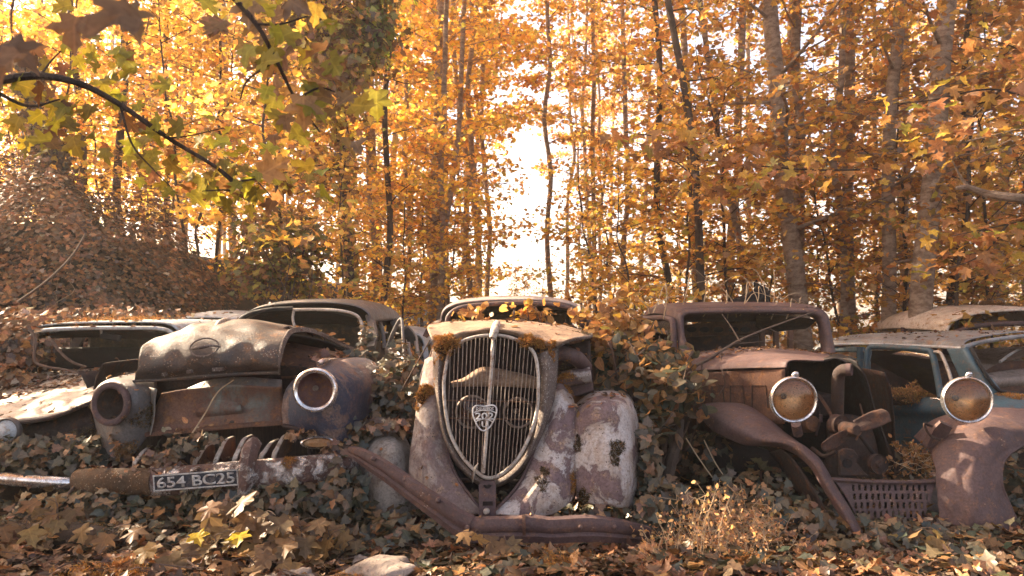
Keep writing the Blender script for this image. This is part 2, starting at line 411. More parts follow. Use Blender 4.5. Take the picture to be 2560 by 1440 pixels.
OUT = {
    'maple': outline([(0, 0), (0.15, -0.07), (0.40, 0.0), (0.33, 0.15), (0.30, 0.24), (0.45, 0.34), (0.58, 0.56), (0.42, 0.54), (0.34, 0.58), (0.20, 0.50), (0.19, 0.62), (0.25, 0.77), (0.10, 0.83), (0, 1.02)]),
    'maple_low': outline([(0, 0), (0.38, 0.02), (0.36, 0.25), (0.56, 0.52), (0.30, 0.55), (0.24, 0.76), (0, 1.0)]),
    'ivy': outline([(0, 0.06), (0.17, -0.06), (0.46, 0.08), (0.31, 0.32), (0.40, 0.47), (0.17, 0.66), (0, 0.98)]),
    'oval': outline([(0, 0), (0.17, 0.10), (0.30, 0.32), (0.29, 0.58), (0.16, 0.83), (0, 1.0)]),
    'dia': outline([(0, 0), (0.30, 0.42), (0, 1.0)]),
    'blade': outline([(0, 0), (0.13, 0.1), (0, 1.0)]),
}


def templates(kind, curl=0.25, n=4, seed=0):
    r = np.random.default_rng(seed + len(kind))
    o = OUT[kind]
    res = []
    for k in range(n):
        pts = np.array(o + ([(0, 0.36)] if kind not in ('dia', 'blade') else []), float)
        x, y = pts[:, 0], pts[:, 1]
        a, b, c = r.uniform(-0.3, 0.6) * curl * 2, r.uniform(-0.4, 1.0) * curl * 2, r.uniform(-0.5, 0.5) * curl
        z = a * np.abs(x) - b * (y - 0.3) ** 2 + c * x + r.normal(0, 0.02 + 0.06 * curl, len(x))
        v = np.stack([x, y, z], 1)
        m = len(o)
        if kind in ('dia', 'blade'): f = np.array([[0, 1, 2], [0, 2, 3]]) if m == 4 else np.array([[0, 1, 2]])
        else: f = np.array([[m, i, (i + 1) % m] for i in range(m)])
        res.append((v, f))
    return res


def frames(nrm, spin):
    z = nrm / (np.linalg.norm(nrm, axis=1)[:, None] + 1e-9)
    ref = np.where((np.abs(z[:, 2]) < 0.95)[:, None], np.array([[0, 0, 1.0]]), np.array([[1.0, 0, 0]]))
    x = np.cross(ref, z); x /= np.linalg.norm(x, axis=1)[:, None]
    y = np.cross(z, x)
    c, s = np.cos(spin)[:, None], np.sin(spin)[:, None]
    return np.stack([x * c + y * s, -x * s + y * c, z], 2)


def palette(n, pal, r, jit=0.18):
    cols = np.array([p[0] for p in pal]); w = np.array([p[1] for p in pal], float)
    c = cols[r.choice(len(pal), n, p=w / w.sum())]
    return np.clip(c * np.exp(r.normal(0, jit, (n, 1))) * np.exp(r.normal(0, jit * 0.35, (n, 3))), 0.003, 0.9)


class Leaves:
    def __init__(s): s.V, s.F, s.C, s.U, s.n = [], [], [], [], 0

    def add(s, kind, pos, nrm, size, col, r, curl=0.25, spin=None, seed=0):
        pos = np.asarray(pos, float); N_ = len(pos)
        if N_ == 0: return s
        size = np.broadcast_to(size, (N_,))
        spin = r.uniform(0, 6.283, N_) if spin is None else spin
        R = frames(np.asarray(nrm, float), spin)
        T = templates(kind, curl, 4, seed)
        pick = r.integers(0, 4, N_)
        for k, (v, f) in enumerate(T):
            i = np.nonzero(pick == k)[0]
            if len(i) == 0: continue
            co = pos[i][:, None] + np.einsum('nij,kj->nki', R[i], v) * size[i][:, None, None]
            m = len(v)
            s.V.append(co.reshape(-1, 3))
            s.F.append((f[None] + (np.arange(len(i)) * m)[:, None, None] + s.n).reshape(-1, 3))
            s.C.append(np.repeat(col[i], m, 0))
            u = np.zeros((m, 3)); u[:, :2] = v[:, :2]
            s.U.append(np.tile(u, (len(i), 1)))
            s.n += len(i) * m
        return s

    def mesh(s, name, mat, off=(0, 0, 0), extra=None):
        V = np.concatenate(s.V) - np.asarray(off, float); Fa = np.concatenate(s.F)
        Cc = np.concatenate(s.C); U = np.concatenate(s.U)
        me = bpy.data.meshes.new(name)
        me.vertices.add(len(V)); me.vertices.foreach_set('co', V.astype(np.float32).ravel())
        me.loops.add(len(Fa) * 3); me.loops.foreach_set('vertex_index', Fa.astype(np.int32).ravel())
        me.polygons.add(len(Fa)); me.polygons.foreach_set('loop_start', np.arange(0, len(Fa) * 3, 3, dtype=np.int32))
        me.update(calc_edges=True)
        a = me.attributes.new('Col', 'FLOAT_COLOR', 'POINT')
        a.data.foreach_set('color', np.concatenate([Cc, np.ones((len(Cc), 1))], 1).astype(np.float32).ravel())
        b = me.attributes.new('LUV', 'FLOAT_VECTOR', 'POINT')
        b.data.foreach_set('vector', U.astype(np.float32).ravel())
        me.materials.append(mat)
        return me

    def build(s, name, mat, parent=None, loc=None):
        off = ROOT[parent.name] if parent is not None else Vector(loc or (0, 0, 0))
        return link(name, s.mesh(name, mat, tuple(off)), parent, loc)
# ---------------------------------------------------------------- world, light, camera
AZ, EL = math.radians(-62), math.radians(31)
SUN = Vector((math.sin(AZ) * math.cos(EL), math.cos(AZ) * math.cos(EL), math.sin(EL)))
w = bpy.data.worlds.new('World'); SC.world = w; w.use_nodes = True
wn = w.node_tree; bg = wn.nodes['Background']
sky = wn.nodes.new('ShaderNodeTexSky'); sky.sky_type = 'NISHITA'; sky.sun_disc = False
sky.sun_elevation = EL; sky.sun_rotation = AZ; sky.air_density = 0.6; sky.dust_density = 4.0; sky.ozone_density = 0.3
tm_ = wn.nodes.new('ShaderNodeMix'); tm_.data_type = 'RGBA'; tm_.blend_type = 'MULTIPLY'; tm_.inputs[0].default_value = 1.0
tm_.inputs[7].default_value = (1.0, 0.88, 0.75, 1)
wn.links.new(sky.outputs[0], tm_.inputs[6]); wn.links.new(tm_.outputs[2], bg.inputs[0]); bg.inputs[1].default_value = 0.15
sl = bpy.data.lights.new('sun', 'SUN'); sl.energy = 5.0; sl.angle = math.radians(0.55); sl.color = (1.0, 0.83, 0.60)
so = bpy.data.objects.new('sun', sl); COL.objects.link(so); so.rotation_euler = (-SUN).to_track_quat('-Z', 'Y').to_euler(); so.location = SUN * 40

cam = bpy.data.cameras.new('camera'); co = bpy.data.objects.new('camera', cam); COL.objects.link(co)
co.location = (0, 0, CZ); co.rotation_euler = (math.radians(90), 0, 0)
cam.sensor_width = 36; cam.lens = 36 * F / 2560; cam.shift_y = (HZ - 720) / 2560
cam.clip_start = 0.05; cam.clip_end = 600
cam.dof.use_dof = True; cam.dof.focus_distance = 4.3; cam.dof.aperture_fstop = 3.6
SC.camera = co
SC.view_settings.view_transform = 'Standard'; SC.view_settings.look = 'None'; SC.view_settings.gamma = 1
SC.view_settings.exposure = 2.4
cy = SC.cycles
cy.max_bounces = 7; cy.diffuse_bounces = 4; cy.glossy_bounces = 3; cy.transmission_bounces = 5; cy.transparent_max_bounces = 8
cy.use_denoising = True
try: cy.denoiser = 'OPENIMAGEDENOISE'
except Exception: pass
cy.sample_clamp_indirect = 6.0
cy.caustics_reflective = False; cy.caustics_refractive = False


# ---------------------------------------------------------------- terrain
def sm(x, a, b):
    t = np.clip((np.asarray(x, float) - a) / (b - a), 0, 1)
    return t * t * (3 - 2 * t)


def G(x, y):
    x = np.asarray(x, float); y = np.asarray(y, float)
    z = 2.3 * sm(-x, 2.9, 5.6) * sm(y, 5.9, 8.4)
    z = z + 0.55 * sm(-x, 5.0, 12.0) * sm(y, 6, 9)
    z = z + 1.0 * np.exp(-(((x + 4.9) / 0.75) ** 2 + ((y - 5.5) / 0.9) ** 2))
    z = z + 0.025 * np.sin(1.7 * x + 0.6) * np.cos(2.1 * y) + 0.015 * np.sin(4.3 * x + 1.0 + 2.2 * y)
    z = z - 0.07 * np.exp(-((x - 1.0) / 2.3) ** 6 - ((y - 3.65) / 0.5) ** 2)
    z = z + 0.04 * sm(-y, -3.3, -2.8) * (0.6 + 0.4 * np.sin(2.0 * x))
    return z


gx = np.concatenate([np.linspace(-120, -13, 22), np.linspace(-12.5, 8, 150), np.linspace(9, 120, 24)])
gy = np.concatenate([np.linspace(-60, 0, 12), np.linspace(1.0, 12, 100), np.linspace(13, 160, 30)])
X, Y = np.meshgrid(gx, gy)
b = MB(); b.grid(np.stack([X, Y, G(X, Y)], 2))
o = b.build('ground', M['soil']); tag(o, kind='structure')

# ---------------------------------------------------------------- palettes (linear albedo)
PAL_TREE = [((0.66, 0.45, 0.10), 4), ((0.58, 0.38, 0.11), 4), ((0.46, 0.26, 0.09), 3.5), ((0.26, 0.145, 0.065), 1.8), ((0.42, 0.37, 0.08), 2)]
PAL_IVYTREE = [((0.34, 0.28, 0.05), 3), ((0.40, 0.22, 0.06), 4), ((0.24, 0.12, 0.04), 3), ((0.52, 0.42, 0.06), 2)]
PAL_FALL = [((0.225, 0.112, 0.054), 4), ((0.30, 0.165, 0.085), 3), ((0.13, 0.068, 0.038), 4), ((0.34, 0.145, 0.055), 1.0), ((0.34, 0.24, 0.16), 0.6), ((0.055, 0.032, 0.022), 3.5)]
PAL_IVY = [((0.095, 0.066, 0.034), 4), ((0.058, 0.05, 0.028), 4), ((0.16, 0.09, 0.042), 2.8), ((0.26, 0.13, 0.05), 1.2), ((0.036, 0.04, 0.028), 2)]
PAL_BANK = [((0.24, 0.11, 0.045), 4), ((0.15, 0.08, 0.04), 4), ((0.34, 0.16, 0.06), 2), ((0.34, 0.25, 0.17), 0.6), ((0.07, 0.042, 0.025), 2.5)]
PAL_BRAMBLE = [((0.085, 0.07, 0.04), 4), ((0.20, 0.11, 0.05), 3), ((0.32, 0.165, 0.06), 2), ((0.05, 0.055, 0.04), 2)]
PAL_SEED = [((0.20, 0.115, 0.048), 4), ((0.145, 0.09, 0.042), 3), ((0.27, 0.165, 0.055), 2)]
PAL_MOSS = [((0.36, 0.16, 0.035), 4), ((0.24, 0.105, 0.028), 3), ((0.46, 0.22, 0.05), 2)]
PAL_MOSSD = [((0.085, 0.055, 0.025), 4), ((0.16, 0.09, 0.03), 2), ((0.05, 0.035, 0.02), 2)]


# ---------------------------------------------------------------- tree library
def tree_lib(seed, H, r0, zmin, spread, nl, nleaf, size, kind, pal, bark, rise=(0.1, 0.55), wob=0.12, flat=0.06):
    r = np.random.default_rng(seed)
    t = MB()
    zs = np.linspace(-0.4, H, 14)
    wx, wy = np.cumsum(r.normal(0, wob / 3.5, 14)), np.cumsum(r.normal(0, wob / 3.5, 14))
    wx -= np.linspace(wx[0], wx[-1], 14); wy -= np.linspace(wy[0], wy[-1], 14)
    pts = np.stack([wx, wy, zs], 1)
    t.tube(pts, [r0 * 1.25, r0, r0 * 0.85, r0 * 0.6, r0 * 0.2], seg=9, n=40)
    P_, N_ = [], []
    segs = []
    for k in range(nl):
        z = zmin + (H * 0.97 - zmin) * ((k + r.uniform(0, 1)) / nl) ** 0.9
        a = k * 2.399 + r.uniform(-0.4, 0.4)
        f = (z - zmin) / (H - zmin)
        L = spread * (0.45 + 0.75 * math.sin(math.pi * min(1, 0.22 + 0.8 * f))) * r.uniform(0.55, 1.1)
        el = r.uniform(*rise)
        c = np.array([np.interp(z, zs, wx), np.interp(z, zs, wy), z])
        d = np.array([math.cos(a), math.sin(a), 0])
        q = [c, c + d * L * 0.35 + [0, 0, L * 0.35 * el], c + d * L * 0.7 + [0, 0, L * 0.6 * el], c + d * L + [0, 0, L * el * 0.7]]
        q = np.array(q) + r.normal(0, 0.05, (4, 3)) * np.array([[0], [1], [1], [1]])
        rr = max(0.008, r0 * 0.28 * (1 - 0.6 * f))
        t.tube(q, [rr, rr * 0.65, rr * 0.2], seg=5, n=8)
        cq = cr(q, 12)
        segs.append((cq[4:], L))
        for j in range(3):
            i = r.integers(4, 10)
            a2 = a + r.choice([-1, 1]) * r.uniform(0.5, 1.1)
            l2 = L * r.uniform(0.25, 0.5)
            e = cq[i] + np.array([math.cos(a2) * l2, math.sin(a2) * l2, l2 * r.uniform(-0.1, 0.35)])
            mid = (cq[i] + e) / 2 + r.normal(0, 0.04, 3)
            t.tube([cq[i], mid, e], [rr * 0.4, rr * 0.15], seg=4, n=5)
            segs.append((cr([cq[i], mid, e], 8)[2:], l2))
    W = np.array([s[1] for s in segs]); W = W / W.sum()
    cnt = r.multinomial(nleaf, W)
    for (s, L), c in zip(segs, cnt):
        i = r.integers(0, len(s), c)
        P_.append(s[i] + r.normal(0, 1, (c, 3)) * np.array([0.14, 0.14, flat]) - np.array([0, 0, 0.04]))
    P_ = np.concatenate(P_)
    n = len(P_)
    N_ = r.normal(0, 0.5, (n, 3)) + np.array([0, 0, 0.85])
    lv = Leaves().add(kind, P_, N_, size * r.uniform(0.55, 1.15, n), palette(n, pal, r), r, curl=0.3, seed=seed)
    tm = bpy.data.meshes.new('trunk'); tm.from_pydata([tuple(v) for v in t.v], [], t.f); tm.materials.append(bark)
    tm.polygons.foreach_set('use_smooth', [True] * len(tm.polygons))
    return tm, lv.mesh('crown', M['leaf_tree'])


LIB = {}
LIB['thin'] = [tree_lib(100 + i, 12.5, 0.05, 1.0, 1.15, 36, 2500, 0.095, 'maple_low', PAL_TREE, M['bark_dark' if i == 1 else 'bark'], wob=0.26) for i in range(3)]
LIB['mid'] = [tree_lib(110 + i, 14.0, 0.082, 1.8, 1.5, 38, 3200, 0.097, 'maple_low', PAL_TREE, M['bark']) for i in range(3)]
LIB['thick'] = [tree_lib(120 + i, 15.0, 0.118, 2.4, 1.7, 34, 2500, 0.10, 'maple_low', PAL_TREE, M['bark']) for i in range(2)]
LIB['bare'] = [tree_lib(160 + i, 15.0, 0.055, 4.7, 1.4, 26, 2600, 0.105, 'maple_low', PAL_TREE, M['bark'], wob=0.28) for i in range(2)]
LIB['far'] = [tree_lib(130 + i, 17.0, 0.10, 1.5, 2.3, 50, 5600, 0.118, 'maple_low', PAL_TREE, M['bark'], flat=0.12) for i in range(3)]
LIB['side'] = [tree_lib(150 + i, 14.0, 0.11, 2.5, 2.0, 32, 2600, 0.18, 'maple_low', PAL_TREE, M['bark']) for i in range(3)]
LIB['sap'] = [tree_lib(140 + i, 4.2, 0.02, 0.3, 0.95, 24, 1000, 0.09, 'maple_low', PAL_TREE, M['bark_dark'], rise=(0.15, 0.6)) for i in range(3)]
RT = random.Random(5)


def place_tree(lib, name, x, y, lean=(0, 0), scale=1.0, tint=(1, 1, 1), label='', group=None, var=None, z=None, rot=None):
    L = LIB[lib]; tm, cm = L[(RT.randrange(len(L)) if var is None else var) % len(L)]
    zz = float(G(x, y)) if z is None else z
    root = thing(name, label, 'tree', (x, y, zz), group)
    q = Vector((lean[0], lean[1], 1)).normalized()
    root.rotation_mode = 'QUATERNION'
    root.rotation_quaternion = Vector((0, 0, 1)).rotation_difference(q) @ Matrix.Rotation(RT.uniform(0, 6.28) if rot is None else rot, 4, 'Z').to_quaternion()
    root.scale = (scale,) * 3
    a = bpy.data.objects.new('trunk', tm); COL.objects.link(a); a.parent = root
    c = bpy.data.objects.new('crown', cm); COL.objects.link(c); c.parent = root
    c.color = (*tint, 1)
    return root


def px_tree(lib, pb, pt, Y, label, tint=(1, 1, 1), var=None, name='maple_tree', group=None, yb=830):
    """trunk passes picture column pb at the cars' roof height and column pt at the top edge, at depth Y."""
    xb = (pb - 1280) / F * Y; xt = (pt - 1280) / F * Y
    zb = CZ - (yb - HZ) / F * Y; zt = CZ + HZ / F * Y
    k = (xt - xb) / (zt - zb)
    g = float(G(xb, Y))
    x0 = xb - k * (zb - g)
    return place_tree(lib, name, x0, Y, (k, RT.uniform(-0.02, 0.02)), 1.0, tint, label, group, var)


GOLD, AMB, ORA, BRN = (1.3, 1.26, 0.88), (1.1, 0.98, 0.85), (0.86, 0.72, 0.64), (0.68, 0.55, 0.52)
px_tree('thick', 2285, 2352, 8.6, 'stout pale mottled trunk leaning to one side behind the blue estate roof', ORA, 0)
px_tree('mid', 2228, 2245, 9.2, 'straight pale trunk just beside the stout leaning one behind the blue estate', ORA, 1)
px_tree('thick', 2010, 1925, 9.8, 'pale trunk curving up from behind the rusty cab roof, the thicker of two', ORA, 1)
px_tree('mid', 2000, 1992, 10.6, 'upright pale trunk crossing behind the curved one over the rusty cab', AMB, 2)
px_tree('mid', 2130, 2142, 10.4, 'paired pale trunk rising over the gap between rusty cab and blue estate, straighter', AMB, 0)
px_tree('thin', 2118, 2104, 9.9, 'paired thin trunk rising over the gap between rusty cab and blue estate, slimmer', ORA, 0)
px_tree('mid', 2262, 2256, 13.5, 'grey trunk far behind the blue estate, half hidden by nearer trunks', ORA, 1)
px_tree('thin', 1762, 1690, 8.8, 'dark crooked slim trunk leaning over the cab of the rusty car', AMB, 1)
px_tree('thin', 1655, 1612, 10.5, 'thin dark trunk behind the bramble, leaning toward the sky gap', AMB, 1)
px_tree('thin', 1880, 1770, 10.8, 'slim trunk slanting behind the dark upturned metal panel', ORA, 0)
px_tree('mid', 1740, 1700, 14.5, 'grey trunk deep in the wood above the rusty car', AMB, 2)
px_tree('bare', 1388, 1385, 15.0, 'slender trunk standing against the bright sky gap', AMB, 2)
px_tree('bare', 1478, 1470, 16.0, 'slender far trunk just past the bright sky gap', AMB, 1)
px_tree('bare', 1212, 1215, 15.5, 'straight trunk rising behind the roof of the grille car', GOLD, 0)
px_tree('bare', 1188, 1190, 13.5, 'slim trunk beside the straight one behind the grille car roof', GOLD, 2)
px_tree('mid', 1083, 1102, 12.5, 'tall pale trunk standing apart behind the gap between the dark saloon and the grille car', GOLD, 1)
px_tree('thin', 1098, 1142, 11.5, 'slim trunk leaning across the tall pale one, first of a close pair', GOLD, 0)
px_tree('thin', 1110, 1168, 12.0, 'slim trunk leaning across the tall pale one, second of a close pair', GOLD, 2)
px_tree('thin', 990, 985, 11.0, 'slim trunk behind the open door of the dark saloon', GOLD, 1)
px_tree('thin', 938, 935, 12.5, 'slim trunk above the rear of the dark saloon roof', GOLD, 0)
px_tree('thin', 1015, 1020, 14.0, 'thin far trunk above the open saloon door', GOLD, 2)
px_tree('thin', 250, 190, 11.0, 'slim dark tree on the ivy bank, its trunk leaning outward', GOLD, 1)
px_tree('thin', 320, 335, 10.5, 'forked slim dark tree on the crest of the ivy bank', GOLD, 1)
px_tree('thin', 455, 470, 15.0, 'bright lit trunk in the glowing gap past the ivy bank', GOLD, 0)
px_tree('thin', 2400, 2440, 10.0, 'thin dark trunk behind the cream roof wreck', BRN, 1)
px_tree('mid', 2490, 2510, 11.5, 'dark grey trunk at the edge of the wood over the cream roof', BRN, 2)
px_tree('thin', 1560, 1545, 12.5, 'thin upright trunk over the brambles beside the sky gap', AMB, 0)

# the wood behind: rows of look-alike trees
gl = 'slender autumn maple deep in the golden wood, one of many alike'
k = 0
for (Y0, Y1, n, x0, x1) in ((13, 19, 15, -0.8, 0.8), (19, 27, 22, -0.82, 0.82), (28, 42, 30, -0.85, 0.85)):
    for i in range(n):
        u = x0 + (x1 - x0) * (i + RT.uniform(0.1, 0.9)) / n
        y = RT.uniform(Y0, Y1)
        if abs(u - 0.018) < 0.105: continue       # the clearing that lets the sky in
        if 0.06 < u < 0.62 and RT.random() < (0.25 if Y0 < 18 else 0.5): continue
        t = (u + 0.8) / 1.6
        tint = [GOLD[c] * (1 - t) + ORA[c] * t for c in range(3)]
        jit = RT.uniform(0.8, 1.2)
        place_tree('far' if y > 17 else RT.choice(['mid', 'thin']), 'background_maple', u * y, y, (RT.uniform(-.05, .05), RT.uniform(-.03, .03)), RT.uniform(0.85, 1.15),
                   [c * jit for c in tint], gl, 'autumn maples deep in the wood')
gs = 'leafy young maple sapling in the undergrowth behind the cars, one of many alike'
for i in range(52):
    u = -0.8 + 1.6 * (i + RT.uniform(0, 1)) / 52
    y = RT.uniform(8.3, 14.5)
    if u < -0.42: y = RT.uniform(9.8, 14)
    if abs(u - 0.02) < 0.085: y = RT.uniform(14, 18)
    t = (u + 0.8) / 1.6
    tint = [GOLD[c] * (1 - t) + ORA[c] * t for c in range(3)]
    jit = RT.uniform(0.75, 1.2)
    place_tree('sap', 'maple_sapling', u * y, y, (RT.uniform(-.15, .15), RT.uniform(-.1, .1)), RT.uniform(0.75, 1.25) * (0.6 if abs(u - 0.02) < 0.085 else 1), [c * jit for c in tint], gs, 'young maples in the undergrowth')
for i in range(9):
    place_tree('bare', 'background_maple', (0.018 + RT.choice((-1, 1)) * RT.uniform(0.055, 0.11)) * (16 + 2 * i), 16 + 2 * i, (RT.uniform(-.04, .04), 0), RT.uniform(1.05, 1.4), [c * RT.uniform(.9, 1.1) for c in AMB], gl, 'autumn maples deep in the wood')
# unseen trees added left of the view, toward the sun, to shade the cars
for i, (x, y, s) in enumerate(((-8.6, 6.2, 0.9), (-7.4, 3.0, 0.85), (-10.5, 6.6, 1.0), (-9.8, 3.6, 0.9), (-12, 6.4, 1.0), (-6.6, 5.0, 0.7), (-11.0, 1.2, 0.9), (-13.5, 13.5, 1.05), (-6.2, 1.6, 0.7))):
    place_tree('side', 'side_maple', x, y, (RT.uniform(-.05, .05), 0), s, GOLD, 'unseen autumn maple added toward the sun to shade the cars', 'unseen maples added to shade the cars', var=i)
for i, (x, y, s) in enumerate(((7.5, 6.0, 0.9), (8.5, 8.0, 1.0), (9.5, 4.0, 1.0))):
    place_tree('side', 'side_maple', x, y, (0, 0), s, ORA, 'russet maple standing beyond the blue estate', 'maples beyond the blue estate', var=i)


# ---------------------------------------------------------------- ivy clad trees, shrubs
def ivy_tree(path, rad, label, blobs, nsheath, pal, size=0.075, tint=1.0, name='ivy_covered_tree', seed=1):
    r = np.random.default_rng(seed)
    path = np.array([tuple(p) for p in path]); base = path[0]
    root = thing(name, label, 'tree', tuple(base))
    t = MB().tube(path, [rad * 0.55, rad * 0.45, rad * 0.25], n=24, seg=9)
    lv = Leaves()
    c = cr(path, 200)
    i = r.integers(0, 200, nsheath)
    a = r.uniform(0, 6.283, nsheath)
    rr = rad * (0.55 + 0.55 * r.random(nsheath)) * (0.75 + 0.4 * np.sin(i * 0.11 + a) ** 2)
    off = np.stack([np.cos(a), np.sin(a), r.normal(0, 0.2, nsheath)], 1)
    pos = c[i] + off * rr[:, None]
    lv.add('ivy', pos, off + r.normal(0, 0.5, (nsheath, 3)), size * r.uniform(0.6, 1.3, nsheath), palette(nsheath, pal, r) * tint, r, 0.25)
    for (bc, br, n, p2) in blobs:
        u = r.normal(0, 1, (n, 3)); u /= np.linalg.norm(u, axis=1)[:, None]
        q = u * np.abs(r.normal(0, 0.62, (n, 1)))
        lump = 1 + 0.35 * np.sin(5 * u[:, :1] + 3 * u[:, 2:3] * 2 + seed) * np.cos(4 * u[:, 1:2])
        pos = np.array(tuple(bc)) + q * np.array(br) * lump
        lv.add('ivy', pos, u + r.normal(0, 0.6, (n, 3)) + [0, 0, 0.3], size * r.uniform(0.7, 1.5, n), palette(n, p2, r) * tint, r, 0.25)
        for j in range(10):
            e = np.array(tuple(bc)) + u[j] * np.array(br) * 0.9
            s = c[int(np.argmin(np.linalg.norm(c - np.array(tuple(bc)), axis=1)))]
            t.tube([s, (s + e) / 2 + r.normal(0, 0.1, 3), e], [rad * 0.12, 0.006], n=8, seg=5)
    t.build('trunk', M['bark_dark'], root)
    lv.build('ivy', M['leaf_tree'], root)
    return root


ivy_tree([P(205, 700, 9.5), P(185, 560, 9.5), P(140, 430, 9.5), P(90, 300, 9.4), P(60, 120, 9.3)], 0.27, 'thick dark tree trunk wrapped in ivy rising from the ivy bank', [(P(110, 330, 9.4), (0.35, 0.35, 0.7), 900, PAL_IVYTREE)], 2600, [((0.13, 0.07, 0.03), 3), ((0.08, 0.05, 0.025), 3), ((0.2, 0.12, 0.03), 1)], seed=3)
ivy_tree([P(885, 830, 9.6), P(870, 620, 9.6), P(862, 430, 9.6), P(835, 250, 9.5), P(790, -60, 9.4)], 0.13, 'ivy smothered tree with a dense dark crown above the saloon roof',
         [(P(850, 140, 9.4), (0.62, 0.6, 1.25), 3600, PAL_IVYTREE), (P(740, 60, 9.2), (0.8, 0.6, 1.0), 2600, PAL_IVYTREE), (P(930, 60, 9.6), (0.42, 0.5, 0.9), 1800, [((0.17, 0.2, 0.025), 3), ((0.14, 0.09, 0.03), 2)]), (P(790, 420, 9.4), (0.5, 0.4, 0.5), 900, PAL_TREE)],
         900, PAL_IVYTREE, 0.085, seed=4)


def shrub(name, label, base, blobs, kind, pal, size, seed, mat='leaf_near', cat='shrub', tint=1.0, stems=8):
    r = np.random.default_rng(seed)
    base = Vector(base); root = thing(name, label, cat, tuple(base))
    lv = Leaves(); t = MB()
    for (bc, br, n) in blobs:
        bc = np.array(tuple(bc))
        for j in range(stems):
            e = bc + r.normal(0, 0.55, 3) * np.array(br)
            s = np.array(tuple(base)) + r.normal(0, 0.08, 3) * [1, 1, 0]
            MB().tube([s, (s + e) / 2 + r.normal(0, 0.12, 3), e], [0.012, 0.004], n=8, seg=5).build('stem', M['twig'], root)
        u = r.normal(0, 1, (n, 3)); u /= np.linalg.norm(u, axis=1)[:, None]
        q = u * (r.random((n, 1)) ** 0.5) * (1 + 0.3 * np.sin(6 * u[:, :1] + seed) * np.cos(5 * u[:, 2:3]))
        lv.add(kind, bc + q * np.array(br), u * 0.4 + r.normal(0, 0.5, (n, 3)) + [0, -0.2, 0.6], size * r.uniform(0.6, 1.3, n), palette(n, pal, r) * tint, r, 0.3)
    lv.build('leaves', M[mat], root)
    return root


shrub('hazel_bush', 'loose yellow green bush behind the dark saloon, beside the ivy bank', P(720, 860, 8.4), [(P(690, 600, 8.4), (0.55, 0.5, 0.42), 900), (P(640, 690, 8.3), (0.4, 0.4, 0.3), 500), (P(760, 660, 8.6), (0.4, 0.4, 0.5), 600)], 'ivy',
      [((0.16, 0.15, 0.025), 3), ((0.30, 0.15, 0.04), 3), ((0.40, 0.30, 0.04), 2), ((0.14, 0.07, 0.03), 2)], 0.085, 21, 'leaf_tree')
# ================================================================= the wrecks
def R(Y, pts): return [P(p[0], p[1], p[2] if len(p) > 2 else Y) for p in pts]


def ground_loc(px, Y):
    x = (px - 1280) / F * Y
    return (x, Y, float(G(x, Y)))


def lamp(root, c, axis, r, ring_mat, bowl_mat, depth=0.1, rw=0.02, lens=None, shell=None, socket=True, name='headlight', sq=(1, 1), label=None):
    """A lamp: shell behind, bright rim, hollow bowl with a bulb socket, perhaps a lens."""
    h = MB().lathe([(r * 1.0, 0.0), (r * 0.99, -0.02), (r * 0.9, -depth * 0.5), (r * 0.62, -depth), (r * 0.2, -depth * 1.25), (0.001, -depth * 1.27)], c, axis, sq=sq).build(name, shell or ring_mat, root)
    if label: h['label'] = label
    k = rw
    MB().lathe([(r - k * 0.9, 0.002), (r - k * 0.7, 0.012), (r - k * 0.2, 0.016), (r + k * 0.25, 0.008), (r + k * 0.35, -0.012), (r + k * 0.1, -0.026)], c, axis, sq=sq).build('rim', ring_mat, h)
    MB().lathe([(r - k * 0.9, 0.001), (r * 0.8, -depth * 0.38), (r * 0.55, -depth * 0.72), (r * 0.25, -depth * 0.95), (0.001, -depth * 1.0)], c, axis, sq=sq).build('bowl', bowl_mat, h)
    if socket:
        a = Vector(axis).normalized()
        s = Vector(c) - a * depth * 0.93 + Vector((-0.02, 0, 0.004)) * (r / 0.13)
        MB().lathe([(0.017, 0.0), (0.017, 0.012), (0.012, 0.014), (0.007, 0.006), (0.001, 0.004)], s, axis, seg=16).build('bulb_socket', M['bar'], h)
    if lens:
        MB().lathe([(r - k, 0.004), (r * 0.6, 0.018), (0.001, 0.026)], c, axis, sq=sq).build('lens', lens, h)
    return h


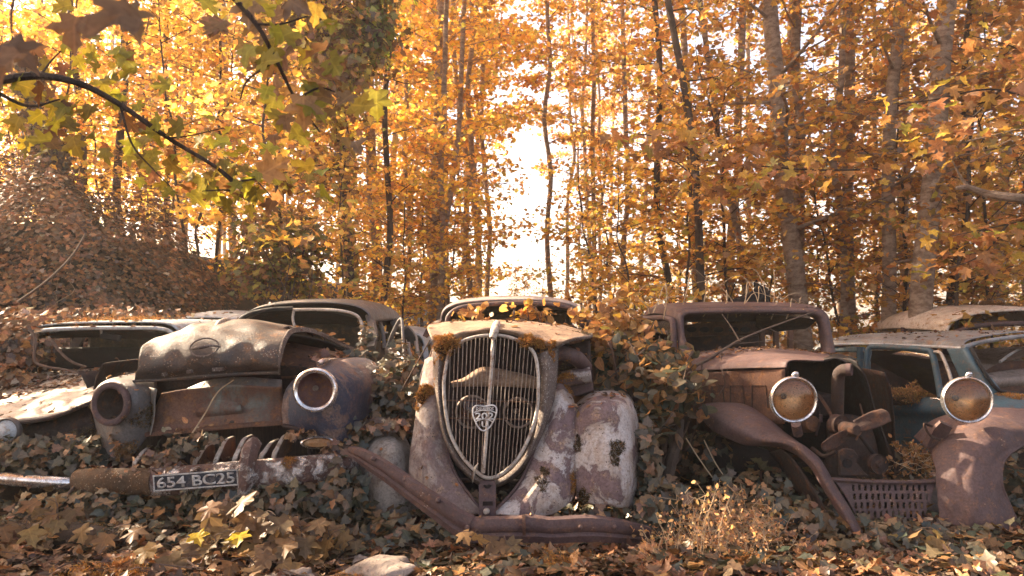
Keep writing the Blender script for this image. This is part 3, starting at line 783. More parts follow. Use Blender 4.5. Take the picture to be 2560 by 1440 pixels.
def cabin(root, prof, Y0, L, sill, mats, rw=(1.0, 1.02, 1.03, 1.0, 0.93), rz=(0.0, 0.045, 0.075, 0.05, -0.06), dy=(0, 0.12, 0.45, 0.75, 1.0), pillar_r=0.032, seat=True, hole=True, lean=0.35, rear=True, thick=0.012):
    """roof shell lofted from the windscreen header line PROF (picture points at depth Y0), with pillars down to SILL height."""
    base = np.array([tuple(P(x, y, Y0)) for x, y in prof])
    cx = (base[0, 0] + base[-1, 0]) / 2
    rows = []
    for a, b, d in zip(rw, rz, dy):
        q = base.copy(); q[:, 0] = cx + (q[:, 0] - cx) * a
        t = np.linspace(-1, 1, len(q)); q[:, 2] += b * (1 - 0.5 * t ** 2); q[:, 1] += d * L
        rows.append([Vector(p) for p in q])
    MB().patch(rows, 40, 22).build('roof', mats['roof'], root, solid=thick)
    for side, sgn in ((0, -1), (-1, 1)):
        e0, e1, e2 = rows[0][side], rows[2][side], rows[-1][side]
        for p, off, r in ((e0, -lean, pillar_r), (e1, 0.0, pillar_r * 1.1), (e2, 0.12, pillar_r * 1.6)):
            b_ = Vector((p.x + sgn * 0.07, p.y + off, sill))
            MB().sweep([p + Vector((0, 0, 0.01)), (p + b_) / 2 + Vector((sgn * 0.02, 0, 0)), b_], [(-r, -r * 0.6), (r, -r * 0.6), (r, r * 0.6), (-r, r * 0.6)], n=8, up=(0, 1, 0.2)).build('pillar', mats['pillar'], root, smooth=False)
    if rear:
        e = rows[-1]
        low = [Vector((p.x * 1.0, p.y + 0.35, sill)) for p in (e[0] + (e[-1] - e[0]) * t for t in np.linspace(0, 1, len(e)))]
        mid = [(a + b_) / 2 + Vector((0, 0.08, 0)) for a, b_ in zip(e, low)]
        hc = (e[0] + e[-1]) / 2; hc = Vector((hc.x, hc.y + 0.2, (max(p.z for p in e) + sill) / 2 + 0.06))
        wdt = (e[-1].x - e[0].x) / 2
        keep = (lambda c: not (abs(c.x - hc.x) < wdt * 0.55 and abs(c.z - hc.z) < 0.11)) if hole else None
        MB().patch([e, mid, low], 40, 24, keep=keep).build('rear_panel', mats['pillar'], root, solid=0.01)
    if seat:
        MB().box((cx, Y0 + L * 0.42, sill - 0.02), (abs(base[-1, 0] - base[0, 0]) * 0.86, 0.16, 0.42)).build('seat_back', M['seat'], root, bevel=0.05)
    return rows


def hull(root, x0, x1, y0, y1, z0, z1, mat, taper=0.08):
    """The sills and flanks of a body, with rounded corners."""
    prof = [(-1, 0), (-1.0, .55), (-0.94, .9), (-0.86, 1)]
    g = []
    for (fx, zz) in prof: pass
    cx, hw = (x0 + x1) / 2, (x1 - x0) / 2
    for s in (-1, 1):
        rows = []
        for fx, fz in ((1.0, 0), (1.02, .45), (0.97, .85), (0.9, 1)):
            rows.append([Vector((cx + s * hw * fx * k, y, z0 + (z1 - z0) * fz)) for y, k in ((y0, 0.9), (y0 + 0.35, 1), ((y0 + y1) / 2, 1), (y1 - 0.4, 0.98), (y1, 0.8))])
        MB().patch(rows, 16, 8).build('side_panel', mat, root, solid=0.008)
    rows = [[Vector((cx + hw * 0.8 * t, y1 + 0.02 - 0.15 * t * t - f * 0.12, z0 + (z1 - z0) * f)) for t in (-1, -.5, 0, .5, 1)] for f in (0, .5, 1)]
    MB().patch(rows, 12, 8).build('tail_panel', mat, root, solid=0.008)
    MB().box((cx, (y0 + y1) / 2, z0 + 0.1), (hw * 1.8, (y1 - y0) * 0.96, 0.03)).build('floor_pan', M['rust_dark'], root, smooth=False)


# ---------------------------------------------------------------- dark saloon with the number plate
A = thing('wrecked_saloon', 'dark rusty saloon with number plate, its bonnet sprung open and one door ajar', 'car', ground_loc(520, 4.6))
hood_rows = [R(4.05, [(335, 950), (395, 948), (460, 943), (520, 938), (580, 934), (640, 931), (697, 929)]),
             R(3.985, [(340, 925), (400, 922), (460, 916), (520, 911), (580, 908), (640, 906), (699, 908)]),
             R(4.0, [(347, 893), (402, 886), (460, 878), (520, 872), (580, 869), (640, 869), (705, 876)]),
             R(4.1, [(360, 866), (412, 853), (465, 843), (520, 838), (580, 836), (645, 838), (714, 850)]),
             R(4.3, [(385, 850), (428, 834), (475, 822), (525, 815), (585, 812), (650, 816), (733, 829)]),
             R(4.7, [(440, 838), (470, 822), (505, 810), (550, 802), (610, 800), (680, 806), (782, 830)]),
             R(5.2, [(520, 835), (555, 822), (600, 812), (640, 808), (700, 812), (770, 827), (845, 857)]),
             R(5.7, [(575, 842), (605, 830), (640, 822), (690, 818), (745, 824), (815, 845), (900, 884)])]
hood = MB().patch(hood_rows, 56, 56, dent=0.006, seed=3).build('hood', M['hood_dark'], A, solid=0.006)
edge = [r[-1] for r in hood_rows]
MB().sweep(cr([tuple(p) for p in edge], 40), [(-0.022, -0.006), (0.010, -0.006), (0.010, 0.006), (-0.022, 0.006)], up=(1, 0, 0.3)).build('hood_rim', M['shell'], hood)
MB().tube([p + Vector((0, -0.006, -0.004)) for p in hood_rows[0]], 0.011, n=40).build('hood_lip', M['hood_dark'], hood)
# ringed planet-like badge on the hood
c = P(513, 868, 3.985)
e = MB(); e.tube([c + Vector((0.082 * math.cos(t), 0.012 * math.cos(2 * t) * 0 - 0.012 + 0.035 * math.sin(t), 0.052 * math.sin(t) * 1.0)) for t in np.linspace(0, 6.283, 30, endpoint=False)], 0.005, closed=True)
em = e.build('hood_emblem', M['shell'], hood)
MB().tube([P(471, 874, 3.97), P(500, 868, 3.955), P(530, 864, 3.96), P(553, 867, 3.975)], [0.004, 0.012, 0.008, 0.003], n=14).build('emblem_wing', M['shell'], em)
# chrome ornament at the crest
MB().tube([P(538, 817, 4.3), P(550, 806, 4.45), P(566, 801, 4.6), P(582, 802, 4.75)], [0.008, 0.019, 0.02, 0.006], n=14).build('hood_ornament', M['trim'], hood)
# remains of raised lettering under the crease
for (x0, y0, wpx) in ((404, 936, 10), (466, 929, 12), (530, 924, 22), (548, 923, 8)):
    MB().poly([P(x0, y0 + 5, 3.99), P(x0 + wpx, y0 + 4, 3.99), P(x0 + wpx, y0 - 5, 3.982), P(x0, y0 - 4, 3.982)], (0, 0.03, 0)).build('letter_stub', M['shell'], hood, smooth=False)

MB().patch([R(4.1, [(404, 985), (470, 972), (560, 964), (640, 964), (704, 968)]), R(4.13, [(388, 1020), (470, 1008), (560, 1000), (640, 1000), (707, 1004)]),
            R(4.11, [(376, 1055), (470, 1044), (560, 1036), (640, 1030), (709, 1032)]), R(4.08, [(368, 1082), (470, 1074), (560, 1065), (640, 1058), (708, 1056)])], 30, 20, dent=0.002, seed=4).build('front_panel', M['panel_green'], A, solid=0.006)
fp = bpy.data.objects['front_panel']
MB().sweep([P(366, 1086, 4.07), P(470, 1077, 4.06), P(560, 1068, 4.06), P(640, 1061, 4.06), P(710, 1057, 4.07)], [(0.0, -0.014), (0.018, -0.012), (0.02, 0.0), (0.014, 0.012), (0, 0.016)], n=24).build('panel_flange', M['rust_brown'], fp)
MB().patch([R(4.12, [(492, 1012), (520, 1003), (560, 1000), (600, 1008)]), R(4.085, [(488, 1030), (520, 1026), (562, 1022), (604, 1024)]), R(4.12, [(496, 1050), (525, 1052), (565, 1047), (602, 1040)])], 14, 10).build('panel_boss', M['panel_green'], fp)
MB().patch([R(4.2, [(470, 972), (520, 952), (600, 944), (702, 948)]), R(4.16, [(480, 976), (530, 970), (610, 966), (706, 968)])], 20, 6, dent=0.004, seed=5).build('radiator_support', M['roof_dark'], A, solid=0.01)
MB().patch([R(4.45, [(395, 935), (520, 925), (700, 915), (790, 920)]), R(4.5, [(390, 1010), (520, 1000), (700, 990), (800, 980)])], 12, 8).build('inner_bulkhead', M['rust_dark'], A, solid=0.02)
MB().patch([R(4.9, [(700, 850), (750, 862), (800, 872), (860, 885)]), R(4.6, [(700, 880), (745, 885), (790, 893), (830, 900)]), R(4.45, [(702, 945), (730, 945), (765, 935), (800, 925)])], 16, 12, dent=0.004).build('inner_wing', M['rust_brown'], A, solid=0.008)
# right-hand fender as we see it, with its lamp
axR = (0.06, -1, 0.03)
fr = [R(4.0, [(706, 1060, 4.05), (745, 1083), (800, 1098), (848, 1107), (887, 1112, 4.2), (930, 1085, 4.7)]),
      R(3.95, [(707, 1022, 4.05), (745, 1040, 3.97), (795, 1045, 3.92), (850, 1050, 3.97), (907, 1050, 4.2), (945, 1030, 4.7)]),
      R(3.92, [(711, 985, 4.07), (745, 985, 3.98), (795, 985, 3.91), (850, 985, 3.96), (917, 985, 4.2), (955, 975, 4.7)]),
      R(3.97, [(728, 957, 4.12), (755, 945, 4.02), (795, 937, 3.96), (850, 937, 4.01), (915, 945, 4.25), (957, 945, 4.75)]),
      R(4.2, [(765, 928, 4.25), (790, 919), (818, 908), (858, 903, 4.3), (912, 912, 4.5), (952, 928, 4.9)]),
      R(4.8, [(800, 918, 4.7), (822, 906, 4.7), (847, 898, 4.8), (882, 893, 4.9), (917, 898, 5.0), (947, 915, 5.1)]),
      R(5.3, [(825, 920), (842, 910), (868, 900), (892, 895), (921, 900), (946, 915)])]
MB().patch(fr, 40, 40, hole=[(P(788, 975, 3.92), axR, 0.108)], dent=0.0025, seed=6).build('fender', M['fender_blue'], A, solid=0.006)
lamp(A, P(788, 975, 3.86), axR, 0.118, M['chrome'], M['bowl_rust'], 0.1, 0.024, shell=M['rust_dark'], label='headlight with a bright chrome rim and rusted bowl')
MB().tube([P(795, 909, 4.05), P(808, 903, 4.1), P(824, 899, 4.2), P(842, 896, 4.35)], [0.014, 0.02, 0.012, 0.003], n=12).build('fender_spear', M['chrome'], A)
# left fender and its empty lamp
axL = (-0.02, -1, 0.05)
fl = [R(4.02, [(254, 1150, 4.3), (262, 1153, 4.06), (290, 1153), (325, 1142), (370, 1090, 4.08)]),
      R(4.0, [(238, 1065, 4.4), (247, 1065, 4.12), (285, 1062), (335, 1050), (375, 1042, 4.07)]),
      R(3.98, [(227, 1010, 4.4), (235, 1008, 4.1), (280, 1005), (335, 1000), (381, 1000, 4.09)]),
      R(4.02, [(238, 972, 4.4), (248, 968, 4.14), (285, 960), (340, 958, 4.05), (385, 968, 4.13)]),
      R(4.25, [(262, 955, 4.6), (275, 948, 4.35), (305, 942), (345, 940, 4.3), (388, 948, 4.36)]),
      R(4.9, [(290, 950), (302, 941), (330, 934), (360, 933), (395, 940)])]
MB().patch(fl, 34, 36, hole=[(P(277, 1008, 3.98), axL, 0.11)], dent=0.003, seed=8).build('fender', M['roof_dark'], A, solid=0.006, label='dark fender under an empty headlight')
lamp(A, P(276, 1010, 3.93), axL, 0.112, M['rust_purple'], M['rust_dark'], 0.14, 0.03, shell=M['rust_dark'], socket=False, label='empty rusty headlight bucket', sq=(0.92, 1.05))
MB().patch([R(4.08, [(372, 968), (378, 1000), (380, 1040), (372, 1088)]), R(4.04, [(392, 972), (388, 1000), (386, 1040), (376, 1088)])], 14, 4).build('seam_strip', M['door_grey'], A, solid=0.006)
# grille mouth: core, teeth, surround
MB().patch([R(4.32, [(330, 1070), (500, 1065), (700, 1050), (790, 1050)]), R(4.3, [(330, 1190), (500, 1190), (700, 1180), (790, 1170)])], 30, 8).build('radiator', M['rad'], A)
for x, y0, y1 in ((338, 1172, 1118), (392, 1172, 1115), (488, 1172, 1112), (540, 1168, 1094), (587, 1164, 1090), (654, 1156, 1100), (686, 1152, 1084)):
    pts = [P(x - 4, y0 + 14, 3.93), P(x, y0 - 15, 3.90), P(x + 9, (y0 + y1) / 2, 3.93), P(x + 24, y1 + 8, 4.02), P(x + 42, y1 - 2, 4.14)]
    t = MB().sweep(pts, [(-0.01, -0.11), (0.01, -0.11), (0.012, 0.0), (-0.012, 0.0)], n=16, up=(0, -1, 0.5)).build('grille_tooth', M['rust_brown'], A)
    MB().sweep([p + Vector((0, -0.004, 0.002)) for p in pts], [(-0.013, -0.006), (0.013, -0.006), (0.012, 0.004), (0, 0.009), (-0.012, 0.004)], n=16, up=(0, -1, 0.5), scale=[1, 1, 0.9, 0.5]).build('tooth_edge', M['trim'], t)
MB().tube([P(708, 1064, 4.0), P(745, 1075, 3.99), P(768, 1105, 3.98), P(778, 1150, 3.97)], 0.014, n=16).build('mouth_edge', M['rust_dark'], A)
pl = MB(); pl.lathe([(0.001, 0.02), (0.8, 0.018), (1, 0.004), (1, -0.05)], P(797, 1106, 3.93), (0.1, -1, 0), 28, sq=(0.092, 0.03))
plo = pl.build('parking_lamp', M['amber'], A)
MB().lathe([(0.97, 0.012), (1.0, 0.024), (1.12, 0.018), (1.15, -0.03)], P(797, 1106, 3.93), (0.1, -1, 0), 28, sq=(0.09, 0.031)).build('lamp_frame', M['chrome'], plo)
# bumper
prof = [(0.0, -0.075), (0.045, -0.065), (0.07, -0.03), (0.072, 0.02), (0.055, 0.055), (0.015, 0.072), (-0.02, 0.066), (-0.025, -0.06)]
MB().sweep([P(206, 1202, 3.86), P(250, 1202, 3.8), P(320, 1202, 3.77), P(390, 1202, 3.76)], prof, n=16).build('bumper_end', M['bumper_moss'], A, label='mossy brown end of the bumper')
MB().sweep([P(386, 1202, 3.77), P(490, 1197, 3.75), P(620, 1186, 3.75), P(720, 1178, 3.77), P(800, 1170, 3.85), P(850, 1162, 3.98), P(880, 1155, 4.2)], [(a * 1.0, b_ * 1.12) for a, b_ in prof], n=40).build('bumper', M['chrome_worn'], A)
MB().sweep([P(606, 1242, 3.68), P(612, 1205, 3.65), P(614, 1160, 3.65), P(622, 1118, 3.68), P(632, 1100, 3.76)], [(-0.04, -0.05), (-0.036, 0.0), (-0.02, 0.022), (0.02, 0.022), (0.036, 0.0), (0.04, -0.05)], n=18, up=(0, -1, 0), scale=[0.95, 1, 1, 0.8]).build('overrider', M['chrome_worn'], A)
# plate: 2 mm sheet, border and letters
p00, p10, p11, p01 = P(385, 1229, 3.655), P(598, 1213, 3.655), P(596, 1173, 3.655), P(383, 1187, 3.655)
ux = (p10 - p00).normalized(); uz = (p01 - p00); uz = (uz - ux * uz.dot(ux)).normalized(); un = ux.cross(uz)
W_, H_ = (p10 - p00).length, ((p01 - p00).length + (p11 - p10).length) / 2
plate = MB().poly([p00, p10, p00 + ux * W_ + uz * H_, p00 + uz * H_], -un * 0.006).build('number_plate', M['plate'], A, smooth=False, bevel=0.002)
fr_ = MB()
ring = lambda o, d: [p00 + ux * a + uz * b_ + un * d for a, b_ in ((o, o), (W_ - o, o), (W_ - o, H_ - o), (o, H_ - o))]
fr_.add(ring(0.001, 0.003) + ring(0.008, 0.003), [(0, 1, 5, 4), (1, 2, 6, 5), (2, 3, 7, 6), (3, 0, 4, 7)])
fr_.build('plate_border', M['plate_ink'], plate, smooth=False, solid=0.004)


def lettering(name, text, parent, mat, o, ux, uz, un, width, height, extrude=0.0025, bold=0.0):
    cu = bpy.data.curves.new(name, 'FONT'); cu.body = text; cu.size = 1.0; cu.extrude = 0.0; cu.offset = bold
    tmp = bpy.data.objects.new(name + '_tmp', cu); COL.objects.link(tmp)
    dg = bpy.context.evaluated_depsgraph_get(); dg.update()
    me = bpy.data.meshes.new_from_object(tmp.evaluated_get(dg))
    bpy.data.objects.remove(tmp)
    v = np.array([tuple(q.co) for q in me.vertices])
    lo, hi = v.min(0), v.max(0)
    s = (v - lo) / np.maximum(hi - lo, 1e-6)
    off = ROOT[parent.name]
    for q, (a, b_, _) in zip(me.vertices, s): q.co = Vector(o) + ux * (a * width) + uz * (b_ * height) - off
    me.materials.clear(); me.materials.append(mat)
    ob = link(name, me, parent)
    m = ob.modifiers.new('s', 'SOLIDIFY'); m.thickness = extrude; m.offset = 0
    return ob


lettering('plate_lettering', '654 BC25', plate, M['plate_ink'], p00 + ux * (W_ * 0.045) + uz * (H_ * 0.16) + un * 0.003, ux, uz, un, W_ * 0.91, H_ * 0.68, bold=0.018)
# cabin
profA = [(590, 812), (600, 795), (625, 778), (660, 767), (710, 760), (775, 757), (840, 758), (890, 766), (918, 782), (928, 808)]
rowsA = cabin(A, profA, 5.9, 2.0, 0.92, {'roof': M['roof_dark'], 'pillar': M['roof_dark']}, rz=(0.0, 0.035, 0.05, 0.0, -0.16), rw=(1, 1.03, 1.06, 1.03, 0.95))
ws = MB(); ws.tube([P(733, 775, 5.84), P(790, 774, 5.85), P(850, 777, 5.85), P(890, 788, 5.85), P(905, 812, 5.83), P(908, 850, 5.8), P(910, 884, 5.78)], 0.014, n=40)
wso = ws.build('windscreen_trim', M['trim'], A)
MB().tube([P(735, 775, 5.85), P(732, 795, 5.82), P(736, 815, 5.8)], 0.012, n=8).build('windscreen_divider', M['trim'], wso)
MB().tube([P(592, 806, 5.86), P(625, 785, 5.87), P(680, 774, 5.87), P(733, 772, 5.87)], 0.02, n=20).build('windscreen_rubber', M['black_in'], wso)
MB().patch([R(5.95, [(610, 800), (700, 776), (800, 778), (895, 795)]), R(6.5, [(610, 830), (700, 806), (800, 800), (890, 815)]), R(7.0, [(640, 838), (720, 822), (800, 818), (885, 824)])], 20, 14, dent=0.012, seed=2).build('headliner', M['rust_dark'], A)
MB().patch([R(5.75, [(585, 848), (700, 835), (800, 850), (905, 885)]), R(5.85, [(585, 880), (700, 870), (800, 885), (905, 915)])], 12, 6).build('dashboard', M['black_in'], A, solid=0.02)
hull(A, -2.85, -1.25, 4.5, 8.6, 0.05, 0.86, M['rust_dark'])
# front door, hanging open, and its quarter light frame
d0 = MB().patch([R(5.5, [(966, 872, 5.62), (985, 872, 5.5), (1012, 905, 5.3)]), R(5.5, [(968, 905, 5.62), (985, 910, 5.48), (1014, 930, 5.28)]), R(5.5, [(970, 945, 5.62), (990, 950, 5.5), (1012, 955, 5.3)])], 12, 12).build('door', M['door_grey'], A, solid=0.03)
dtri = [P(966, 875, 5.62), P(980, 835, 5.55), P(1003, 797, 5.48), P(1008, 850, 5.4), P(1013, 905, 5.3)]
MB().tube(dtri, 0.012, n=30).build('window_frame', M['door_grey'], d0)
MB().poly([P(970, 872, 5.6), P(983, 838, 5.54), P(1002, 803, 5.48), P(1007, 850, 5.4), P(1011, 903, 5.3)], (0.002, 0.004, 0)).build('pane', M['glass'], d0, smooth=False)
for a, b_ in (((918, 790, 5.95), (935, 870, 5.7)), ((945, 792, 6.4), (962, 872, 6.2))):
    MB().tube([P(*a), P((a[0] + b_[0]) / 2 + 4, (a[1] + b_[1]) / 2, (a[2] + b_[2]) / 2), P(*b_)], 0.02, n=10).build('door_pillar', M['roof_dark'], A)

# ---------------------------------------------------------------- the car with the heart shaped grille
B = thing('wrecked_car', 'rusty prewar car with a tall shield grille and a bent bumper', 'car', ground_loc(1230, 4.3))
inner = [(1112, 880), (1103, 950), (1106, 1020), (1118, 1085), (1148, 1145), (1190, 1190), (1218, 1204), (1255, 1195), (1295, 1160), (1328, 1100), (1348, 1030), (1354, 950), (1345, 885)]
outer = [(1082, 868), (1086, 950), (1092, 1020), (1106, 1092), (1138, 1157), (1185, 1204), (1218, 1219), (1263, 1209), (1308, 1173), (1347, 1112), (1376, 1037), (1391, 950), (1396, 868)]
gy_ = lambda y: 4.02 - 0.17 * (y - 835) / 370.0
top_arc = [(1345, 885), (1320, 858), (1290, 842), (1260, 835), (1230, 833), (1195, 836), (1160, 845), (1132, 860), (1112, 880)]
MB().patch([[P(x, y, gy_(y) + 0.01) for x, y in inner], [P((a[0] + b_[0]) / 2, (a[1] + b_[1]) / 2, gy_(a[1]) - 0.022) for a, b_ in zip(inner, outer)], [P(x, y, gy_(y) + 0.09) for x, y in outer]], 70, 10).build('grille_shell', M['shell'], B, solid=0.008)
bead = [(1122, 885), (1110, 950), (1113, 1020), (1126, 1085), (1156, 1142), (1192, 1180), (1220, 1195), (1252, 1186), (1290, 1152), (1322, 1095), (1342, 1028), (1346, 950), (1338, 890), (1315, 862), (1288, 848), (1258, 840), (1230, 838), (1195, 841), (1162, 850), (1138, 864)]
MB().tube([P(x, y, gy_(y) - 0.035) for x, y in bead], 0.0105, n=120, closed=True).build('grille_frame', M['trim'], B)


def gspan(y):
    L_ = [(q[1], q[0]) for q in [(1230, 838), (1195, 841), (1162, 850), (1138, 864)] + bead[:7]]
    R_ = [(q[1], q[0]) for q in [(1230, 838), (1258, 840), (1288, 848), (1315, 862), (1338, 890)] + bead[11:6:-1]]
    return np.interp(y, [a for a, _ in L_], [b_ for _, b_ in L_]), np.interp(y, [a for a, _ in R_], [b_ for _, b_ in R_])


cxl = lambda y: 1231 - 20 * (y - 838) / 355.0
for k in list(range(-11, 0)) + list(range(1, 12)):
    ys = []
    for y in np.linspace(838, 1196, 60):
        a, b_ = gspan(y)
        x = cxl(y) + k * 10.4 * (1 - 0.10 * (y - 838) / 358)
        if a + 1 < x < b_ - 1: ys.append((x, y))
    if len(ys) < 4: continue
    pts = []
    for x, y in ys[::3] + [ys[-1]]:
        s = abs(k) / 11.5
        pts.append(P(x + random.uniform(-.5, .5), y, gy_(y) - 0.075 * (1 - s ** 1.3) - 0.02))
    MB().tube(pts, 0.0025 if k % 4 else 0.0032, seg=6).build('grille_bar', M['bar'], B)
MB().sweep([P(1233, 842, gy_(842) - 0.08), P(1228, 930, gy_(930) - 0.105), P(1220, 1030, gy_(1030) - 0.105), P(1214, 1110, gy_(1110) - 0.10), P(1208, 1182, gy_(1182) - 0.06)], [(-0.010, -0.012), (0.010, -0.012), (0.010, 0.004), (0, 0.012), (-0.010, 0.004)], n=24, up=(0, -1, 0)).build('centre_rib', M['trim'], B)
MB().sweep([P(1243, 806, 4.2), P(1240, 815, 4.08), P(1236, 828, 3.97), P(1231, 846, 3.93)], [(-0.024, -0.01), (0.024, -0.01), (0.024, 0.006), (0.012, 0.018), (-0.012, 0.018), (-0.024, 0.006)], n=14, up=(0, -1, 1), scale=[0.8, 1, 1, 0.75]).build('hood_ornament', M['trim'], B)
for y in (1001, 1045):
    a, b_ = gspan(y)
    MB().tube([P(a + 2, y, gy_(y) - 0.0), P(1222, y + 2, gy_(y) - 0.06), P(b_ - 2, y + 4, gy_(y) - 0.0)], 0.004, n=14).build('grille_wire', M['rust_brown'], B)
# badge
by = gy_(1045) - 0.125
sh = [(1184, 1020), (1192, 1014), (1212, 1016), (1232, 1013), (1241, 1021), (1240, 1036), (1232, 1056), (1222, 1070), (1208, 1077), (1196, 1068), (1186, 1048), (1182, 1034)]
bd = MB().tube([P(x, y, by) for x, y in sh], 0.0046, n=60, closed=True, seg=8).build('badge', M['badge'], B)
MB().tube([P(1184, 1032, by), P(1198, 1027, by), P(1212, 1026, by), P(1228, 1027, by), P(1241, 1033, by)], 0.0034, n=16).build('badge_band', M['badge'], bd)
MB().tube([P(1190, 1054, by), P(1201, 1049, by), P(1212, 1048, by), P(1223, 1050, by), P(1232, 1055, by)], 0.0034, n=16).build('badge_band', M['badge'], bd)
X1, Z1 = Vector((1, 0, 0)), Vector((0, 0, 1)); UN = Vector((0, -1, 0))
pxm = by / F
lettering('badge_lettering', '202', bd, M['badge'], P(1188, 1049, by - 0.002), X1, Z1, UN, 46 * pxm, 17.5 * pxm, 0.006, 0.02)
lettering('badge_lettering', 'peugeot', bd, M['badge'], P(1190, 1028, by - 0.002), X1, Z1, UN, 45 * pxm, 11 * pxm, 0.004, 0.004)
lettering('badge_lettering', 'U', bd, M['badge'], P(1204, 1068, by - 0.002), X1, Z1, UN, 15 * pxm, 15 * pxm, 0.006, 0.02)
# behind the grille: cross plate, lamps, dark radiator
xp = MB().patch([R(4.28, [(1128, 955), (1160, 945), (1200, 920), (1240, 921), (1290, 932), (1322, 938), (1345, 946)]), R(4.13, [(1128, 958), (1160, 950), (1200, 927), (1240, 927), (1290, 937), (1322, 943), (1345, 950)]), R(4.12, [(1130, 968), (1160, 966), (1200, 966), (1240, 966), (1290, 968), (1322, 970), (1345, 972)])], 28, 8)
xp.build('cross_plate', M['hood_tan'], B, solid=0.006)
MB().patch([R(4.45, [(1110, 850), (1230, 840), (1350, 850)]), R(4.5, [(1105, 1000), (1230, 1000), (1352, 1000)]), R(4.4, [(1150, 1200), (1230, 1205), (1300, 1200)])], 12, 12).build('radiator', M['rad'], B, solid=0.05)
lamp(B, P(1180, 1030, 4.1), (0, -1, 0), 0.098, M['bar'], M['bowl_rust'], 0.08, 0.012, lens=M['lens'], shell=M['rust_dark'], label='dusty headlight behind the grille with its glass')
lamp(B, P(1296, 1032, 4.1), (0, -1, 0), 0.09, M['bar'], M['black_in'], 0.08, 0.012, shell=M['rust_dark'], label='dark empty headlight behind the grille')
# hood
MB().patch([[P(x, y, gy_(y) - 0.01) for x, y in [(1086, 864), (1112, 872), (1135, 855), (1162, 843), (1195, 834), (1230, 831), (1262, 833), (1292, 840), (1322, 855), (1350, 870), (1394, 866)]],
            R(4.02, [(1076, 840), (1105, 842), (1132, 834), (1162, 827), (1195, 822), (1230, 820), (1262, 822), (1295, 827), (1330, 837), (1365, 848), (1428, 848)]),
            R(4.3, [(1069, 818), (1100, 815), (1130, 812), (1165, 810), (1200, 808), (1235, 807), (1270, 809), (1310, 812), (1350, 817), (1395, 823), (1474, 841)]),
            R(4.9, [(1085, 812), (1112, 807), (1140, 804), (1170, 803), (1205, 802), (1240, 801), (1275, 803), (1315, 805), (1360, 809), (1410, 814), (1478, 834)]),
            R(5.5, [(1105, 816), (1130, 808), (1155, 805), (1185, 803), (1215, 802), (1245, 802), (1280, 803), (1320, 805), (1360, 809), (1410, 816), (1470, 832)])], 60, 34, dent=0.0025, seed=14).build('hood', M['hood_tan'], B, solid=0.006)
MB().tube([P(1392, 868, 4.02), P(1425, 850, 4.05), P(1474, 842, 4.3), P(1478, 836, 4.9)], 0.011, n=20).build('hood_edge', M['shell'], bpy.data.objects['hood.001'])
# dark sheet put in for the shaded engine bay past the grille
MB().patch([R(4.6, [(1390, 860), (1430, 862), (1475, 850)]), R(4.5, [(1385, 920), (1430, 925), (1480, 915)]), R(4.4, [(1380, 985), (1430, 990), (1485, 985)])], 12, 12).build('engine_bay_dark', M['rust_dark'], B, solid=0.02)
MB().tube([P(1388, 880, 4.2), P(1420, 886, 4.2), P(1445, 898, 4.25), P(1462, 918, 4.4)], [0.045, 0.045, 0.05, 0.05], n=16).build('air_duct', M['rust_purple'], B)
MB().patch([R(4.3, [(1404, 930), (1440, 920), (1474, 918)]), R(4.2, [(1400, 948), (1440, 940), (1478, 935)]), R(4.25, [(1415, 968), (1445, 962), (1480, 955)])], 14, 8).build('side_panel', M['fender_white'], B, solid=0.006, label='flat pale panel above the fender')
MB().patch([R(4.35, [(1408, 968), (1445, 964), (1482, 956)]), R(4.3, [(1420, 995), (1455, 985), (1484, 975)])], 14, 8).build('side_panel', M['rust_purple'], B, solid=0.006)
MB().patch([R(4.3, [(1062, 905), (1075, 910), (1092, 925)]), R(4.22, [(1050, 940), (1068, 948), (1090, 958)]), R(4.2, [(1046, 985), (1066, 990), (1090, 990)])], 10, 10).build('side_panel', M['fender_tan'], B, solid=0.006)
# front apron, both halves, and the fenders
MB().patch([R(4, [(1064, 900, 4.25), (1078, 892, 4.2), (1096, 892, 4.13)]), R(4, [(1046, 985, 4.12), (1070, 985, 4.04), (1101, 985, 4.03)]), R(4, [(1034, 1070, 4.02), (1070, 1070, 3.94), (1109, 1075, 3.97)]),
            R(4, [(1023, 1160, 3.95), (1075, 1160, 3.85), (1130, 1165, 3.91)]), R(4, [(1022, 1225, 3.9), (1088, 1225, 3.77), (1167, 1230, 3.83)]), R(4, [(1055, 1278, 3.84), (1130, 1284, 3.72), (1222, 1284, 3.78)])], 30, 40, dent=0.002, seed=15).build('front_apron', M['fender_tan'], B, solid=0.006)
MB().patch([R(4, [(1384, 945, 4.3), (1405, 945, 4.28), (1428, 985, 4.25), (1436, 1012, 4.22)]), R(4, [(1367, 1000, 4.1), (1395, 1000, 4.02), (1420, 1010, 4.03), (1438, 1025, 4.03)]), R(4, [(1352, 1070, 4.0), (1385, 1070, 3.92), (1415, 1070, 3.93), (1438, 1080, 3.94)]),
            R(4, [(1332, 1140, 3.92), (1375, 1140, 3.84), (1412, 1140, 3.85), (1438, 1140, 3.89)]), R(4, [(1302, 1205, 3.86), (1355, 1210, 3.77), (1405, 1210, 3.78), (1437, 1208, 3.865)]), R(4, [(1255, 1260, 3.82), (1320, 1264, 3.73), (1390, 1260, 3.74), (1434, 1240, 3.86)]),
            R(4, [(1215, 1286, 3.79), (1290, 1289, 3.72), (1370, 1287, 3.74), (1415, 1264, 3.8)])], 34, 44, dent=0.002, seed=16).build('front_apron', M['fender_white'], B, solid=0.006, label='pale flaking half of the apron')
